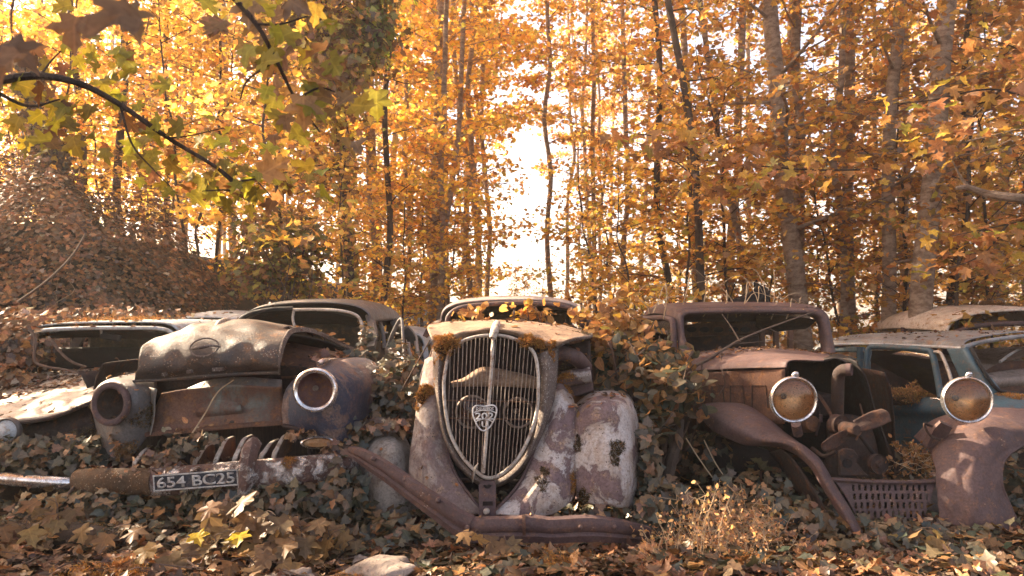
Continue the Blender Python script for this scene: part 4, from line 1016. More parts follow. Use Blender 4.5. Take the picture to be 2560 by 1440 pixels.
MB().tube([P(1368, 985, 4.1), P(1350, 1070, 3.99), P(1330, 1140, 3.91), P(1300, 1205, 3.85), P(1255, 1258, 3.81), P(1218, 1284, 3.78), P(1170, 1232, 3.82), P(1131, 1167, 3.9), P(1110, 1077, 3.965), P(1101, 985, 4.02)], 0.009, n=80).build('apron_edge', M['rust_purple'], B)
MB().patch([R(5.1, [(1470, 985), (1490, 975), (1520, 970), (1555, 978), (1580, 1000)]), R(4.5, [(1443, 1006), (1470, 985), (1522, 974), (1568, 986), (1594, 1022)]), R(4.0, [(1440, 1030, 4.02), (1472, 1014, 3.95), (1522, 1005, 3.93), (1570, 1014, 4.03), (1600, 1050, 4.35)]), R(4, [(1439, 1085, 3.93), (1475, 1082, 3.87), (1525, 1080, 3.84), (1574, 1085, 3.92), (1608, 1105, 4.3)]),
            R(4, [(1439, 1150, 3.88), (1480, 1150, 3.82), (1530, 1150, 3.79), (1577, 1150, 3.86), (1607, 1162, 4.25)]), R(4, [(1439, 1212, 3.86), (1480, 1216, 3.80), (1530, 1220, 3.77), (1575, 1222, 3.84), (1603, 1222, 4.2)]), R(4, [(1441, 1248, 3.88), (1485, 1259, 3.81), (1530, 1267, 3.78), (1572, 1270, 3.86), (1599, 1264, 4.2)])], 40, 44, dent=0.0025, seed=17).build('fender', M['fender_white'], B, solid=0.006, label='bulging pale fender flaking to rust')
MB().patch([R(4.4, [(930, 1080), (955, 1064), (985, 1066), (1010, 1088)]), R(4, [(897, 1120, 4.25), (937, 1110, 4.06), (985, 1110, 4.0), (1026, 1125, 4.15)]), R(4, [(885, 1180, 4.2), (930, 1180, 3.94), (985, 1180, 3.9), (1040, 1190, 4.06)]),
            R(4, [(890, 1240, 4.15), (935, 1250, 3.91), (990, 1255, 3.88), (1050, 1250, 4.02)]), R(4, [(910, 1300, 4.15), (945, 1318, 3.94), (995, 1326, 3.92), (1055, 1318, 4.02)])], 30, 34, dent=0.003, seed=18).build('fender', M['fender_grey'], B, solid=0.006, label='dull grey fender half buried in ivy')
# starting handle bracket
bk = MB().poly([P(1197, 1290, 3.74), P(1240, 1290, 3.74), P(1240, 1210, 3.8), (P(1236, 1202, 3.8)), P(1200, 1202, 3.8), P(1197, 1210, 3.8)], (0, 0.012, 0)).build('crank_bracket', M['rust_purple'], B, smooth=False)
MB().poly([P(1208, 1214, 3.785), P(1212, 1211, 3.785), P(1217, 1214, 3.785), P(1222, 1211, 3.785), P(1230, 1214, 3.785), P(1222, 1221, 3.785), P(1214, 1221, 3.785)], (0, 0.006, 0)).build('slot', M['black_in'], bk, smooth=False)  # black plates, here and below, painted as the shade inside the cutouts
MB().poly([P(1207, 1254, 3.755), P(1232, 1254, 3.755), P(1232, 1264, 3.755), P(1207, 1264, 3.755)], (0, 0.006, 0)).build('slot', M['black_in'], bk, smooth=False)
MB().lathe([(0.001, 0.02), (0.014, 0.018), (0.018, 0.0), (0.018, -0.03)], P(1216, 1279, 3.73), (0, -1, 0.2), 14).build('bolt', M['trim'], bk)
MB().tube([P(1196, 1158, 3.77), P(1188, 1170, 3.76), P(1184, 1190, 3.76), P(1181, 1208, 3.78)], [0.004, 0.014, 0.013, 0.003], n=14, flat=0.35).build('latch_hook', M['door_grey'], B)
MB().patch([R(4.3, [(1110, 1090), (1218, 1220), (1340, 1090)]), R(4.3, [(1120, 1290), (1218, 1300), (1330, 1290)])], 10, 8).build('undertray', M['black_in'], B, solid=0.02)
for (a, b_, r_) in (((1255, 1175), (1380, 1165), 0.02), ((1130, 1200), (1330, 1205), 0.014)):
    MB().tube([P(a[0], a[1], 4.1), P(b_[0], b_[1], 4.12)], r_).build('chassis_tube', M['rust_dark'], B)
# bumper: three lengths clamped together
pb = [(-0.012, -0.062), (0.02, -0.066), (0.034, -0.03), (0.022, -0.014), (0.036, 0.0), (0.040, 0.028), (0.026, 0.058), (-0.006, 0.066), (-0.016, 0.05), (0.008, 0.02), (0.008, -0.03), (-0.016, -0.05)]
MB().sweep([P(876, 1128, 3.80), P(905, 1140, 3.72), P(965, 1176, 3.63), P(1040, 1230, 3.55), P(1100, 1272, 3.5), P(1142, 1302, 3.47), P(1172, 1318, 3.46)], pb, n=36, scale=[0.45, 0.75, 0.85, 0.95, 1.0]).build('bumper', M['rust_purple'], B)
MB().sweep([P(1160, 1312, 3.472), P(1190, 1323, 3.462), P(1240, 1322, 3.458), P(1318, 1320, 3.457)], [(a * 0.92, b_ * 0.97) for a, b_ in pb], n=14).build('bumper_centre', M['rust_purple'], B)
MB().sweep([P(1308, 1320, 3.45), P(1345, 1321, 3.45), P(1380, 1324, 3.45), P(1470, 1320, 3.46), P(1550, 1327, 3.5), P(1618, 1338, 3.58)], pb, n=30, scale=[1.05, 1.0, 0.97, 1, 0.9, 0.7]).build('bumper_arm', M['rust_purple'], B)
for (x, y, yy) in ((932, 1147, 3.62), (1095, 1252, 3.455), (1168, 1320, 3.41), (1537, 1318, 3.45), (1012, 1200, 3.55), (1450, 1318, 3.41)):
    MB().lathe([(0.001, 0.012), (0.008, 0.01), (0.013, 0.002), (0.014, -0.02)], P(x, y, yy), (0, -1, 0.1), 14).build('bolt', M['rust_purple'], B)
MB().sweep([P(1309, 1286, 3.44), P(1310, 1318, 3.405), P(1311, 1350, 3.44)], [(-0.008, -0.03), (0.008, -0.03), (0.008, 0.006), (-0.008, 0.006)], n=8, up=(0, -1, 0)).build('bumper_clamp', M['rust_brown'], B)
# cabin
profB = [(1102, 812), (1104, 790), (1116, 772), (1150, 759), (1210, 752), (1280, 750), (1350, 751), (1418, 759), (1452, 774), (1464, 794), (1466, 812)]
rowsB = cabin(B, profB, 5.5, 1.6, 1.05, {'roof': M['roof_rust'], 'pillar': M['rust_purple']}, rz=(0, 0.03, 0.05, 0.02, -0.12))
MB().tube([P(1118, 815, 5.45), P(1122, 790, 5.46), P(1150, 770, 5.46), P(1210, 762, 5.46), P(1300, 758, 5.46), P(1390, 763, 5.46), P(1438, 776, 5.46), P(1452, 795, 5.46), P(1455, 815, 5.45)], 0.02, n=50).build('windscreen_frame', M['rust_purple'], B)
hull(B, -0.62, 0.78, 4.6, 7.6, 0.05, 1.0, M['rust_brown'])

# ---------------------------------------------------------------- rusty car with the bare engine
Cc = thing('wrecked_roadster', 'brown stripped vintage car with two chrome headlights and bare engine fan', 'car', ground_loc(2120, 4.5))
Cw = 5.6
fr1 = [P(1700, 900, Cw - 0.2), P(1694, 850, Cw - .12), P(1690, 800, Cw - .04), P(1700, 778, Cw), P(1740, 772, Cw), P(1880, 769, Cw), (P(2010, 770, Cw)), P(2050, 775, Cw), P(2070, 792, Cw), P(2080, 840, Cw - .1), P(2090, 890, Cw - .2)]
fr2 = [P(1735, 885, Cw - 0.22), P(1714, 850, Cw - .14), P(1709, 806, Cw - .05), P(1713, 790, Cw - .03), P(1745, 785, Cw - .03), P(1880, 783, Cw - .03), P(2005, 785, Cw - .03), P(2038, 790, Cw - .03), P(2054, 805, Cw - .05), P(2062, 845, Cw - .12), P(2066, 885, Cw - .22)]
fm = [(a + b_) / 2 + Vector((0, -0.035, 0)) for a, b_ in zip(fr1, fr2)]
MB().patch([fr1, fm, fr2, [p + Vector((0, 0.09, 0)) for p in fr2]], 90, 14).build('windscreen_frame', M['rust_purple'], Cc, solid=0.006)
rC = []
for d, s, z in ((0.0, 1, 0.0), (0.15, 1.03, 0.03), (0.7, 1.05, 0.06), (1.3, 1.02, 0.02), (1.6, 0.97, -0.12)):
    q = [Vector((2.03 + (p.x - 2.03) * s, p.y + d, p.z + z)) for p in fr1[2:9]]
    rC.append(q)
MB().patch(rC, 40, 20).build('roof', M['rust_purple'], Cc, solid=0.01)
MB().patch([R(Cw + 1.5, [(1700, 815), (1790, 806), (1880, 805), (1930, 806)]), R(Cw + 1.45, [(1700, 842), (1790, 838), (1880, 836), (1930, 836)])], 16, 4).build('rear_brace', M['rust_brown'], Cc, solid=0.03)
for x in (1728, 1760, 1795, 1832, 1862):
    MB().lathe([(0.001, 0.022), (0.05, 0.022), (0.052, 0.016)], P(x, 824, Cw + 1.44), (0, -1, 0), 16, sq=(1, 0.55)).build('brace_hole_black', M['black_in'], Cc)  # black disc painted as the shade inside each hole
MB().patch([R(Cw + 1.6, [(1700, 838), (1800, 835), (1900, 836)]), R(Cw + 1.5, [(1700, 905), (1800, 900), (1900, 900)])], 10, 6).build('rear_panel', M['rust_dark'], Cc, solid=0.02)
for x in (1905, 1940, 1975):
    MB().box(P(x, 850, Cw + 1.4), (0.05, 0.05, 0.42)).build('rear_pillar', M['rust_brown'], Cc, smooth=False, bevel=0.008)
MB().patch([R(Cw + .1, [(1890, 790), (1950, 790), (2040, 795)]), R(Cw + .5, [(1895, 815), (1950, 822), (2030, 812)]), R(Cw + .9, [(1900, 820), (1950, 826), (2010, 820)])], 16, 10, dent=0.015).build('headliner', M['seat'], Cc)
# side door and its window
dC = MB().patch([R(5.7, [(1572, 893, 6.1), (1630, 893, 5.85), (1690, 893, 5.45)]), R(5.7, [(1570, 960, 6.1), (1630, 965, 5.85), (1690, 975, 5.45)]), R(5.7, [(1572, 1060, 6.1), (1630, 1075, 5.85), (1690, 1090, 5.45)])], 12, 10).build('door', M['rust_purple'], Cc, solid=0.02)
MB().tube([P(1685, 895, 5.45), P(1683, 815, 5.52), P(1672, 797, 5.58), P(1640, 795, 5.8), P(1572, 800, 6.1)], 0.026, n=30).build('window_frame', M['rust_purple'], dC)
MB().poly([P(1682, 893, 5.47), P(1680, 818, 5.53), P(1668, 803, 5.6), P(1575, 806, 6.1), P(1575, 893, 6.1)], (0.003, 0.004, 0)).build('pane', M['glass'], dC, smooth=False)
# hood, cowl, hood side
MB().patch([R(4.35, [(1718, 926, 5.0), (1800, 924, 4.75), (1880, 921, 4.5), (1966, 919, 4.3)]), R(4.6, [(1722, 915, 5.05), (1810, 908, 4.8), (1900, 900, 4.55), (1978, 901, 4.32), ]), R(4.8, [(1735, 896, 5.2), (1830, 888, 4.95), (1930, 886, 4.7), (2060, 903, 4.35)]), R(5.2, [(1745, 884, 5.4), (1850, 874, 5.2), (1950, 874, 5.0), (2085, 893, 4.75)]), R(5.45, [(1752, 880, 5.5), (1850, 871, 5.45), (1960, 872, 5.4), (2080, 884, 5.3)])], 46, 36, dent=0.0025, seed=21).build('hood', M['rust_purple'], Cc, solid=0.006)
MB().patch([R(4.6, [(2060, 902, 4.35), (2090, 897, 4.4), (2118, 908, 4.4)]), R(5.0, [(2060, 884, 5.2), (2095, 886, 5.1), (2140, 895, 4.9)])], 12, 10, dent=0.004).build('hood_half', M['black_in'], Cc, solid=0.006)
hs = MB().patch([R(4.6, [(1700, 935, 5.05), (1780, 930, 4.8), (1860, 926, 4.6), (1962, 921, 4.32)]), R(4.6, [(1702, 975, 5.05), (1780, 975, 4.8), (1860, 972, 4.6), (1962, 968, 4.32)]), R(4.6, [(1706, 1040, 5.05), (1780, 1050, 4.8), (1860, 1060, 4.6), (1962, 1060, 4.32)])], 30, 14, dent=0.002).build('hood_side', M['rust_brown'], Cc, solid=0.006)
for (x, w_) in ((1780, 26), (1826, 30), (1880, 34)):
    d = lambda xx: np.interp(xx, [1700, 1780, 1860, 1962], [5.05, 4.8, 4.6, 4.32]) - 0.012
    MB().tube([P(x, 1020, d(x)), P(x, 965, d(x)), P(x + w_, 964, d(x + w_)), P(x + w_ + 6, 1020, d(x + w_ + 6))], 0.0035).build('vent_panel', M['rust_dark'], hs)
# engine bay: firewall, far side plate, engine
MB().patch([R(4.9, [(1975, 905), (2050, 900), (2130, 905)]), R(4.9, [(1960, 1000), (2050, 1000), (2160, 1000)]), R(4.8, [(1960, 1130), (2060, 1150), (2200, 1150)])], 14, 14).build('firewall', M['black_in'], Cc, solid=0.02)
MB().patch([R(4.5, [(2062, 898, 5.0), (2100, 894, 4.7), (2122, 896, 4.5), (2140, 905, 4.35)]), R(4.5, [(2075, 960, 5.0), (2125, 945, 4.65), (2150, 945, 4.48), (2168, 950, 4.33)]), R(4.5, [(2080, 1040, 5.0), (2140, 1030, 4.62), (2172, 1032, 4.45), (2193, 1040, 4.28)]), R(4.5, [(2085, 1140, 5.0), (2150, 1140, 4.55), (2195, 1145, 4.35), (2232, 1150, 4.18)])], 20, 28, dent=0.003, seed=12).build('engine_side_plate', M['black_in'], Cc, solid=0.008)
for k, pts in enumerate(([P(2010, 1000, 4.7), P(2040, 985, 4.5), P(2062, 1010, 4.35), P(2085, 1050, 4.28)], [P(1990, 940, 4.7), P(2030, 960, 4.55), P(2050, 1040, 4.4), P(2040, 1090, 4.3)], [P(2150, 1010, 4.4), P(2160, 1060, 4.3), P(2140, 1100, 4.25)], [P(2030, 1120, 4.3), P(2060, 1140, 4.2), P(2090, 1130, 4.15)])):
    MB().tube(pts, (0.011, 0.007, 0.006, 0.012)[k], n=16).build('engine_hose', M['rust_dark' if k % 2 else 'rust_brown'], Cc)
MB().box(P(2040, 1010, 4.6), (0.14, 0.2, 0.16)).build('carburettor', M['rust_dark'], Cc, bevel=0.02)
MB().lathe([(0.001, 0.06), (0.05, 0.055), (0.056, 0.03), (0.056, -0.05)], P(2020, 1060, 4.42), (0.2, -1, 0.2), 22).build('dynamo', M['rust_brown'], Cc)
for x in (2052, 2078): MB().tube([P(x, 1055, 4.33), P(x, 1036, 4.33)], 0.012).build('spark_plug', M['rust_purple'], Cc)
MB().tube([P(2125, 925, 4.16), P(2108, 925, 4.2), P(2096, 940, 4.24), P(2094, 985, 4.26), P(2094, 1040, 4.3)], [0.034, 0.036, 0.038, 0.038, 0.036], n=24, seg=14).build('water_pipe', M['rust_dark'], Cc)
MB().lathe([(0.026, 0.0), (0.032, 0.012), (0.038, 0.008), (0.039, -0.02)], P(2125, 924, 4.15), (0.8, -0.6, 0.05), 18).build('pipe_collar', M['rust_purple'], Cc)
eng = MB().patch([R(4.4, [(2060, 1050), (2110, 1040), (2170, 1050)]), R(4.3, [(2058, 1110), (2110, 1110), (2185, 1110)]), R(4.28, [(2060, 1200), (2120, 1205), (2200, 1200)])], 14, 14, dent=0.01, seed=3).build('engine_block', M['rust_dark'], Cc, solid=0.08)
MB().lathe([(0.001, 0.03), (0.03, 0.028), (0.034, 0.01), (0.045, 0.008), (0.06, 0.018), (0.063, 0.004), (0.055, -0.008), (0.063, -0.02), (0.064, -0.035), (0.04, -0.05)], P(2100, 1062, 4.2), (0.25, -1, 0.05), 32).build('pulley', M['rust_mid'], Cc)
fan = MB().lathe([(0.001, 0.05), (0.03, 0.046), (0.042, 0.02), (0.045, -0.06)], P(2128, 1074, 4.1), (0.25, -1, 0.05), 18).build('fan', M['rust_mid'], Cc)
for (p, q, wa, wb) in (((2142, 1066), (2222, 1034), 0.034, 0.046), ((2118, 1084), (2056, 1122), 0.034, 0.044)):
    a, b_ = P(p[0], p[1], 4.08), P(q[0], q[1], 4.06)
    d = (b_ - a).normalized(); nrm = d.cross(Vector((0, -1, 0))).normalized(); tw = Vector((0, 0.02, 0))
    MB().patch([[a + nrm * wa - tw, a + nrm * wa * 0.3 - tw * 0.6, a - nrm * wa * 0.3 + tw * .5, a - nrm * wa + tw], [(a + b_) / 2 + nrm * wb - tw, (a + b_) / 2 + nrm * wb * .3 - tw * .2, (a + b_) / 2 - nrm * wb * .3 + tw * .4, (a + b_) / 2 - nrm * wb + tw], [b_ + nrm * wb * .85 - tw - d * 0.012, b_ + nrm * wb * .3, b_ - nrm * wb * .3, b_ - nrm * wb * .8 + tw - d * 0.02]], 10, 16).build('fan_blade', M['rust_mid'], fan, solid=0.006)
MB().lathe([(0.001, 0.03), (0.02, 0.028), (0.026, 0.01), (0.05, 0.006), (0.058, 0.016), (0.06, 0.0), (0.055, -0.012), (0.06, -0.02)], P(2195, 1160, 4.12), (0.15, -1, 0.05), 30).build('pulley', M['rust_dark'], Cc)
brk = MB(); ho = [(2100, 1190), (2100, 1128), (2112, 1122), (2134, 1124), (2146, 1140), (2142, 1158), (2160, 1178), (2172, 1190)]
brk.poly([P(x, y, 4.1) for x, y in ho], (0, 0.03, 0)); bro = brk.build('engine_mount', M['rust_dark'], Cc, smooth=False, bevel=0.006)
MB().lathe([(0.001, 0.003), (0.022, 0.003), (0.028, 0.006), (0.03, 0.0)], P(2118, 1158, 4.1), (0, -1, 0), 20).build('mount_hole_black', M['black_in'], bro)  # black disc in place of the hole's inner shade
MB().tube([P(2150, 1090, 4.2), P(2192, 1145, 4.18)], 0.012).build('fan_belt', M['black_in'], Cc)
# slotted apron
def slots(c):
    px = 1280 + c.x / c.y * F; py = HZ - (c.z - CZ) / c.y * F
    if py < 1212 or py > 1300: return True
    row = int((py - 1212) / 22); k_ = (px - 2130 - row * 3) / 15.0
    return not (0 <= k_ < 13 and (k_ % 1) < 0.42 and ((py - 1212) % 22) < 15 and px < 2322)
MB().patch([R(3.98, [(2085, 1200), (2170, 1205), (2260, 1207), (2338, 1205)]), R(3.94, [(2110, 1235), (2180, 1238), (2260, 1240), (2330, 1236)]), R(3.92, [(2140, 1290), (2190, 1296), (2250, 1296), (2312, 1288)]), R(3.95, [(2160, 1330), (2200, 1338), (2250, 1336), (2295, 1325)])], 130, 70, keep=slots).build('slotted_apron', M['rust_purple'], Cc, solid=0.004)
MB().patch([R(4.12, [(2085, 1200), (2200, 1205), (2340, 1205)]), R(4.1, [(2150, 1335), (2220, 1340), (2300, 1330)])], 8, 6).build('apron_backing', M['black_in'], Cc)
MB().sweep([P(2078, 1198, 3.98), P(2170, 1203, 3.97), P(2260, 1205, 3.97), P(2342, 1203, 3.98)], [(-0.02, -0.008), (0.016, -0.008), (0.02, 0.0), (0.016, 0.008), (-0.02, 0.008)], n=14).build('apron_rail', M['rust_purple'], Cc)
# swooping fender
MB().patch([R(4.5, [(1742, 1026, 4.75), (1752, 1016, 4.75), (1768, 1009, 4.75), (1800, 1007, 4.72)]), R(4.5, [(1752, 1045, 4.5), (1775, 1032, 4.42), (1815, 1016, 4.45), (1860, 1012, 4.5)]), R(4.4, [(1788, 1080, 4.32), (1830, 1062, 4.22), (1880, 1045, 4.26), (1925, 1052, 4.36)]), R(4.3, [(1860, 1112, 4.2), (1895, 1095, 4.1), (1940, 1082, 4.14), (1985, 1100, 4.26)]), R(4.1, [(1950, 1118, 4.08), (1975, 1112, 3.99), (2005, 1112, 4.02), (2035, 1134, 4.12)]),
            R(3.9, [(2008, 1150, 3.95), (2028, 1150, 3.88), (2046, 1155, 3.9), (2062, 1168, 4.0)]), R(3.8, [(2048, 1205, 3.85), (2064, 1208, 3.79), (2080, 1212, 3.8), (2092, 1220, 3.86)]), R(3.7, [(2092, 1275, 3.76), (2105, 1276, 3.71), (2118, 1278, 3.72), (2130, 1282, 3.78)]), R(3.65, [(2130, 1338, 3.72), (2138, 1336, 3.68), (2147, 1334, 3.68), (2156, 1330, 3.72)])], 24, 70, dent=0.002, seed=22).build('fender', M['rust_purple'], Cc, solid=0.006, label='swept fender curling down to the ground')
MB().patch([R(4.1, [(1955, 1122, 4.1), (1985, 1150, 4.02), (2030, 1215, 3.9), (2075, 1290, 3.8), (2120, 1340, 3.72)]), R(4.1, [(1925, 1130, 4.3), (1955, 1170, 4.2), (2000, 1240, 4.08), (2050, 1310, 3.95), (2095, 1345, 3.86)])], 30, 6).build('fender_valance', M['rust_dark'], Cc, solid=0.006)
MB().patch([R(4.5, [(1790, 1090), (1900, 1120), (1990, 1150)]), R(4.6, [(1780, 1250), (1900, 1290), (2040, 1300)])], 8, 6).build('wheel_arch', M['black_in'], Cc, solid=0.02)
MB().tube([P(1905, 1175, 4.3), P(1935, 1172, 4.25), P(1950, 1178, 4.25)], 0.014, n=6).build('axle_stub', M['rust_brown'], Cc)
MB().tube([P(1902, 1178, 4.28), P(1904, 1290, 4.28)], 0.008).build('brake_rod', M['rust_brown'], Cc)
# broad fender at the edge
bf = [R(4.3, [(2285, 1092, 4.45), (2335, 1050, 4.4), (2420, 1022, 4.35), (2500, 1020, 4.3), (2640, 1030, 4.3)]), R(4.2, [(2305, 1110, 4.25), (2350, 1085, 4.12), (2420, 1065, 4.05), (2500, 1062, 4.0), (2640, 1085, 4.0)]),
      R(4.0, [(2325, 1130, 4.08), (2365, 1118, 3.99), (2425, 1105, 3.93), (2490, 1100, 3.9), (2572, 1106, 3.95)]), R(4.0, [(2337, 1165, 3.98), (2375, 1160, 3.92), (2425, 1155, 3.87), (2470, 1150, 3.86), (2514, 1145, 3.87)]),
      R(4.0, [(2342, 1215, 3.93), (2380, 1215, 3.87), (2425, 1212, 3.82), (2465, 1210, 3.82), (2504, 1205, 3.83)]), R(3.9, [(2346, 1262, 3.90), (2385, 1264, 3.84), (2430, 1265, 3.78), (2475, 1266, 3.78), (2524, 1262, 3.83)]),
      R(3.9, [(2351, 1308, 3.88), (2392, 1314, 3.82), (2445, 1324, 3.76), (2500, 1336, 3.75), (2565, 1352, 3.78)])]
bfo = MB().patch(bf, 50, 60, dent=0.0025, seed=23).build('fender', M['rust_purple'], Cc, solid=0.008, label='broad fender with a cut wheel arch')
MB().tube([r[-1] for r in bf[1:]], 0.008, n=50).build('arch_edge', M['rust_purple'], bfo)
MB().patch([R(4.2, [(2308, 1200), (2325, 1195), (2345, 1190)]), R(4.05, [(2312, 1260), (2330, 1260), (2348, 1255)]), R(4.05, [(2300, 1310), (2325, 1312), (2350, 1310)])], 8, 10).build('apron_side', M['roof_dark'], Cc, solid=0.01)
MB().sweep([P(2335, 1112, 4.1), P(2345, 1085, 4.06), P(2365, 1060, 4.02)], [(-0.05, -0.02), (0.05, -0.02), (0.05, 0.02), (-0.05, 0.02)], n=8, up=(0, -1, 0.3), scale=[1.2, 0.9, 0.7]).build('lamp_bracket', M['rust_purple'], Cc)
MB().tube([P(2330, 1066, 4.0), P(2310, 1060, 3.98), P(2325, 1088, 4.0), P(2350, 1100, 4.0)], 0.007, n=14).build('bracket_stay', M['rust_dark'], Cc)
MB().tube([P(1995, 1085, 4.2), P(1990, 1060, 4.15)], 0.03).build('lamp_bracket', M['rust_purple'], Cc)
for (c, ax, lab) in (((1984, 999), (-0.05, -1, -0.03), 'chrome headlight over the engine fan with a cracked lens'), ((2418, 1000), (-0.2, -1, 0.05), 'chrome headlight on a bracket over the broad fender')):
    h = lamp(Cc, P(c[0], c[1], 3.92), ax, 0.130, M['chrome'], M['reflector'], 0.12, 0.016, lens=M['lens'], shell=M['chrome'], label=lab)
    MB().tube([P(c[0] - 2, c[1] - 60, 3.93), P(c[0] + 6, c[1] - 66, 3.92), P(c[0] + 12, c[1] - 60, 3.94)], [0.01, 0.013, 0.006], n=8).build('rim_clip', M['chrome'], h)
hull(Cc, 1.35, 2.75, 4.8, 7.6, 0.02, 0.78, M['rust_dark'])

# ---------------------------------------------------------------- blue estate
D = thing('wrecked_estate', 'petrol blue estate car with mossy window sill behind the rusty fan', 'car', ground_loc(2330, 6.2))
near = [P(2030, 880, 7.4), P(2060, 862, 7.2), P(2150, 858, 6.8), P(2240, 861, 6.4), P(2330, 864, 6.0), P(2408, 868, 5.6)]
MB().patch([near, [P(2040, 866, 7.4), P(2075, 850, 7.25), P(2160, 845, 6.9), P(2250, 846, 6.5), P(2340, 846, 6.1), P(2430, 847, 5.75)], [P(2100, 848, 7.8), P(2150, 836, 7.6), P(2250, 832, 7.3), P(2350, 829, 7.0), P(2450, 828, 6.6), P(2540, 830, 6.2)],
            [P(2250, 845, 8.4), P(2300, 834, 8.2), P(2380, 830, 7.9), P(2470, 828, 7.6), P(2570, 828, 7.2), P(2660, 830, 6.8)]], 50, 24, dent=0.002, seed=31).build('roof', M['blue_roof'], D, solid=0.008)
MB().tube([p + Vector((-0.005, -0.01, -0.008)) for p in near], 0.013, n=40).build('gutter', M['pale_grey'], D)
MB().tube([P(2408, 868, 5.58), P(2450, 856, 5.72), P(2510, 846, 5.95), P(2580, 838, 6.2)], 0.02, n=20).build('windscreen_header', M['blue_roof'], D)
MB().patch([R(5.6, [(2368, 872, 5.72), (2385, 872, 5.66), (2412, 870, 5.57), (2426, 868, 5.6)]), R(5.55, [(2390, 920, 5.62), (2410, 925, 5.55), (2438, 920, 5.46), (2452, 915, 5.48)]), R(5.5, [(2420, 985, 5.5), (2445, 990, 5.42), (2482, 985, 5.34), (2500, 975, 5.38)])], 16, 20).build('windscreen_pillar', M['blue'], D, solid=0.02)
MB().tube([P(2428, 870, 5.55), P(2450, 912, 5.44), P(2490, 970, 5.34), P(2530, 982, 5.38), P(2600, 985, 5.5)], 0.014, n=24).build('windscreen_seal', M['black_in'], D)
dd = MB().patch([R(6, [(2160, 985, 6.5), (2200, 987, 6.32), (2280, 990, 6.0), (2350, 993, 5.72), (2400, 1000, 5.5)]), R(6, [(2165, 1015, 6.42), (2205, 1020, 6.24), (2282, 1024, 5.92), (2352, 1026, 5.64), (2405, 1030, 5.42)]), R(6, [(2170, 1045, 6.45), (2210, 1050, 6.27), (2285, 1054, 5.95), (2355, 1056, 5.67), (2410, 1060, 5.45)]), R(6, [(2180, 1120, 6.42), (2220, 1130, 6.24), (2290, 1135, 5.92), (2360, 1140, 5.64), (2420, 1140, 5.42)])], 24, 16).build('door', M['blue'], D, solid=0.02)
MB().tube([P(2164, 990, 6.48), P(2166, 900, 6.5), P(2172, 872, 6.5), P(2190, 867, 6.44), P(2260, 870, 6.15), P(2312, 875, 5.95), P(2330, 885, 5.88), P(2342, 935, 5.8), P(2352, 995, 5.7)], 0.026, n=60).build('window_frame', M['blue'], dd)
MB().poly([P(2170, 988, 6.47), P(2170, 900, 6.49), P(2176, 876, 6.49), P(2260, 876, 6.15), P(2312, 882, 5.95), P(2325, 890, 5.89), P(2336, 935, 5.81), P(2346, 992, 5.71)], (0.002, 0.004, 0)).build('pane', M['glass'], dd, smooth=False)
MB().tube([P(2326, 996, 5.72), P(2345, 998, 5.66), P(2356, 1003, 5.62)], 0.008, n=8).build('door_handle', M['chrome'], dd)
MB().patch([R(6.6, [(2060, 868, 7.2), (2110, 866, 7.0), (2160, 868, 6.6)]), R(6.6, [(2070, 880, 7.1), (2115, 880, 6.95), (2162, 882, 6.55)])], 10, 4).build('rear_quarter', M['blue'], D, solid=0.02)
MB().tube([P(2150, 868, 6.62), P(2152, 930, 6.6), P(2156, 990, 6.55)], 0.035, n=8).build('door_pillar', M['blue'], D)
MB().patch([R(6.9, [(2050, 940, 7.2), (2110, 945, 6.95), (2165, 985, 6.52)]), R(6.9, [(2060, 1040, 7.1), (2115, 1045, 6.9), (2170, 1060, 6.45)])], 10, 6).build('rear_quarter', M['blue'], D, solid=0.02)
MB().tube([P(2335, 880, 5.86), P(2352, 884, 5.8), P(2372, 930, 5.66), P(2384, 975, 5.56)], 0.014, n=16).build('quarter_light', M['trim'], D)
MB().patch([R(5.9, [(2435, 880), (2500, 868), (2590, 860)]), R(6.2, [(2440, 905), (2500, 900), (2590, 880)]), R(6.3, [(2460, 925), (2510, 905), (2590, 885)])], 18, 10, dent=0.012, seed=4).build('headliner', M['headliner'], D)
MB().patch([R(6.8, [(2180, 900), (2300, 900), (2420, 905), (2600, 900)]), R(6.7, [(2180, 1000), (2300, 1000), (2420, 1000), (2600, 1000)])], 14, 6).build('far_side', M['rust_brown'], D, solid=0.02)
MB().patch([R(6.3, [(2455, 945, 6.0), (2500, 935, 6.2), (2560, 930, 6.3), (2620, 935, 6.3)]), R(6.1, [(2465, 965, 5.9), (2510, 962, 6.0), (2560, 960, 6.1), (2620, 960, 6.1)])], 16, 8, dent=0.01, seed=9).build('seat_back', M['headliner'], D, solid=0.08)
MB().box(P(2270, 930, 6.6), (0.42, 0.14, 0.4)).build('seat_back', M['headliner'], D, bevel=0.05)
MB().tube([P(2500, 905, 5.7), P(2535, 880, 5.9), P(2575, 862, 6.1)], 0.012, n=8).build('wiper_rail', M['door_grey'], D)
MB().patch([R(5.5, [(2420, 1000, 5.42), (2480, 985, 5.35), (2540, 984, 5.4), (2620, 990, 5.5)]), R(5.2, [(2425, 1010, 5.2), (2490, 1003, 5.1), (2550, 1003, 5.1), (2620, 1008, 5.15)]), R(5.0, [(2430, 1040, 5.1), (2490, 1034, 4.98), (2550, 1034, 4.95), (2620, 1040, 4.95)])], 20, 12).build('hood', M['blue'], D, solid=0.01)

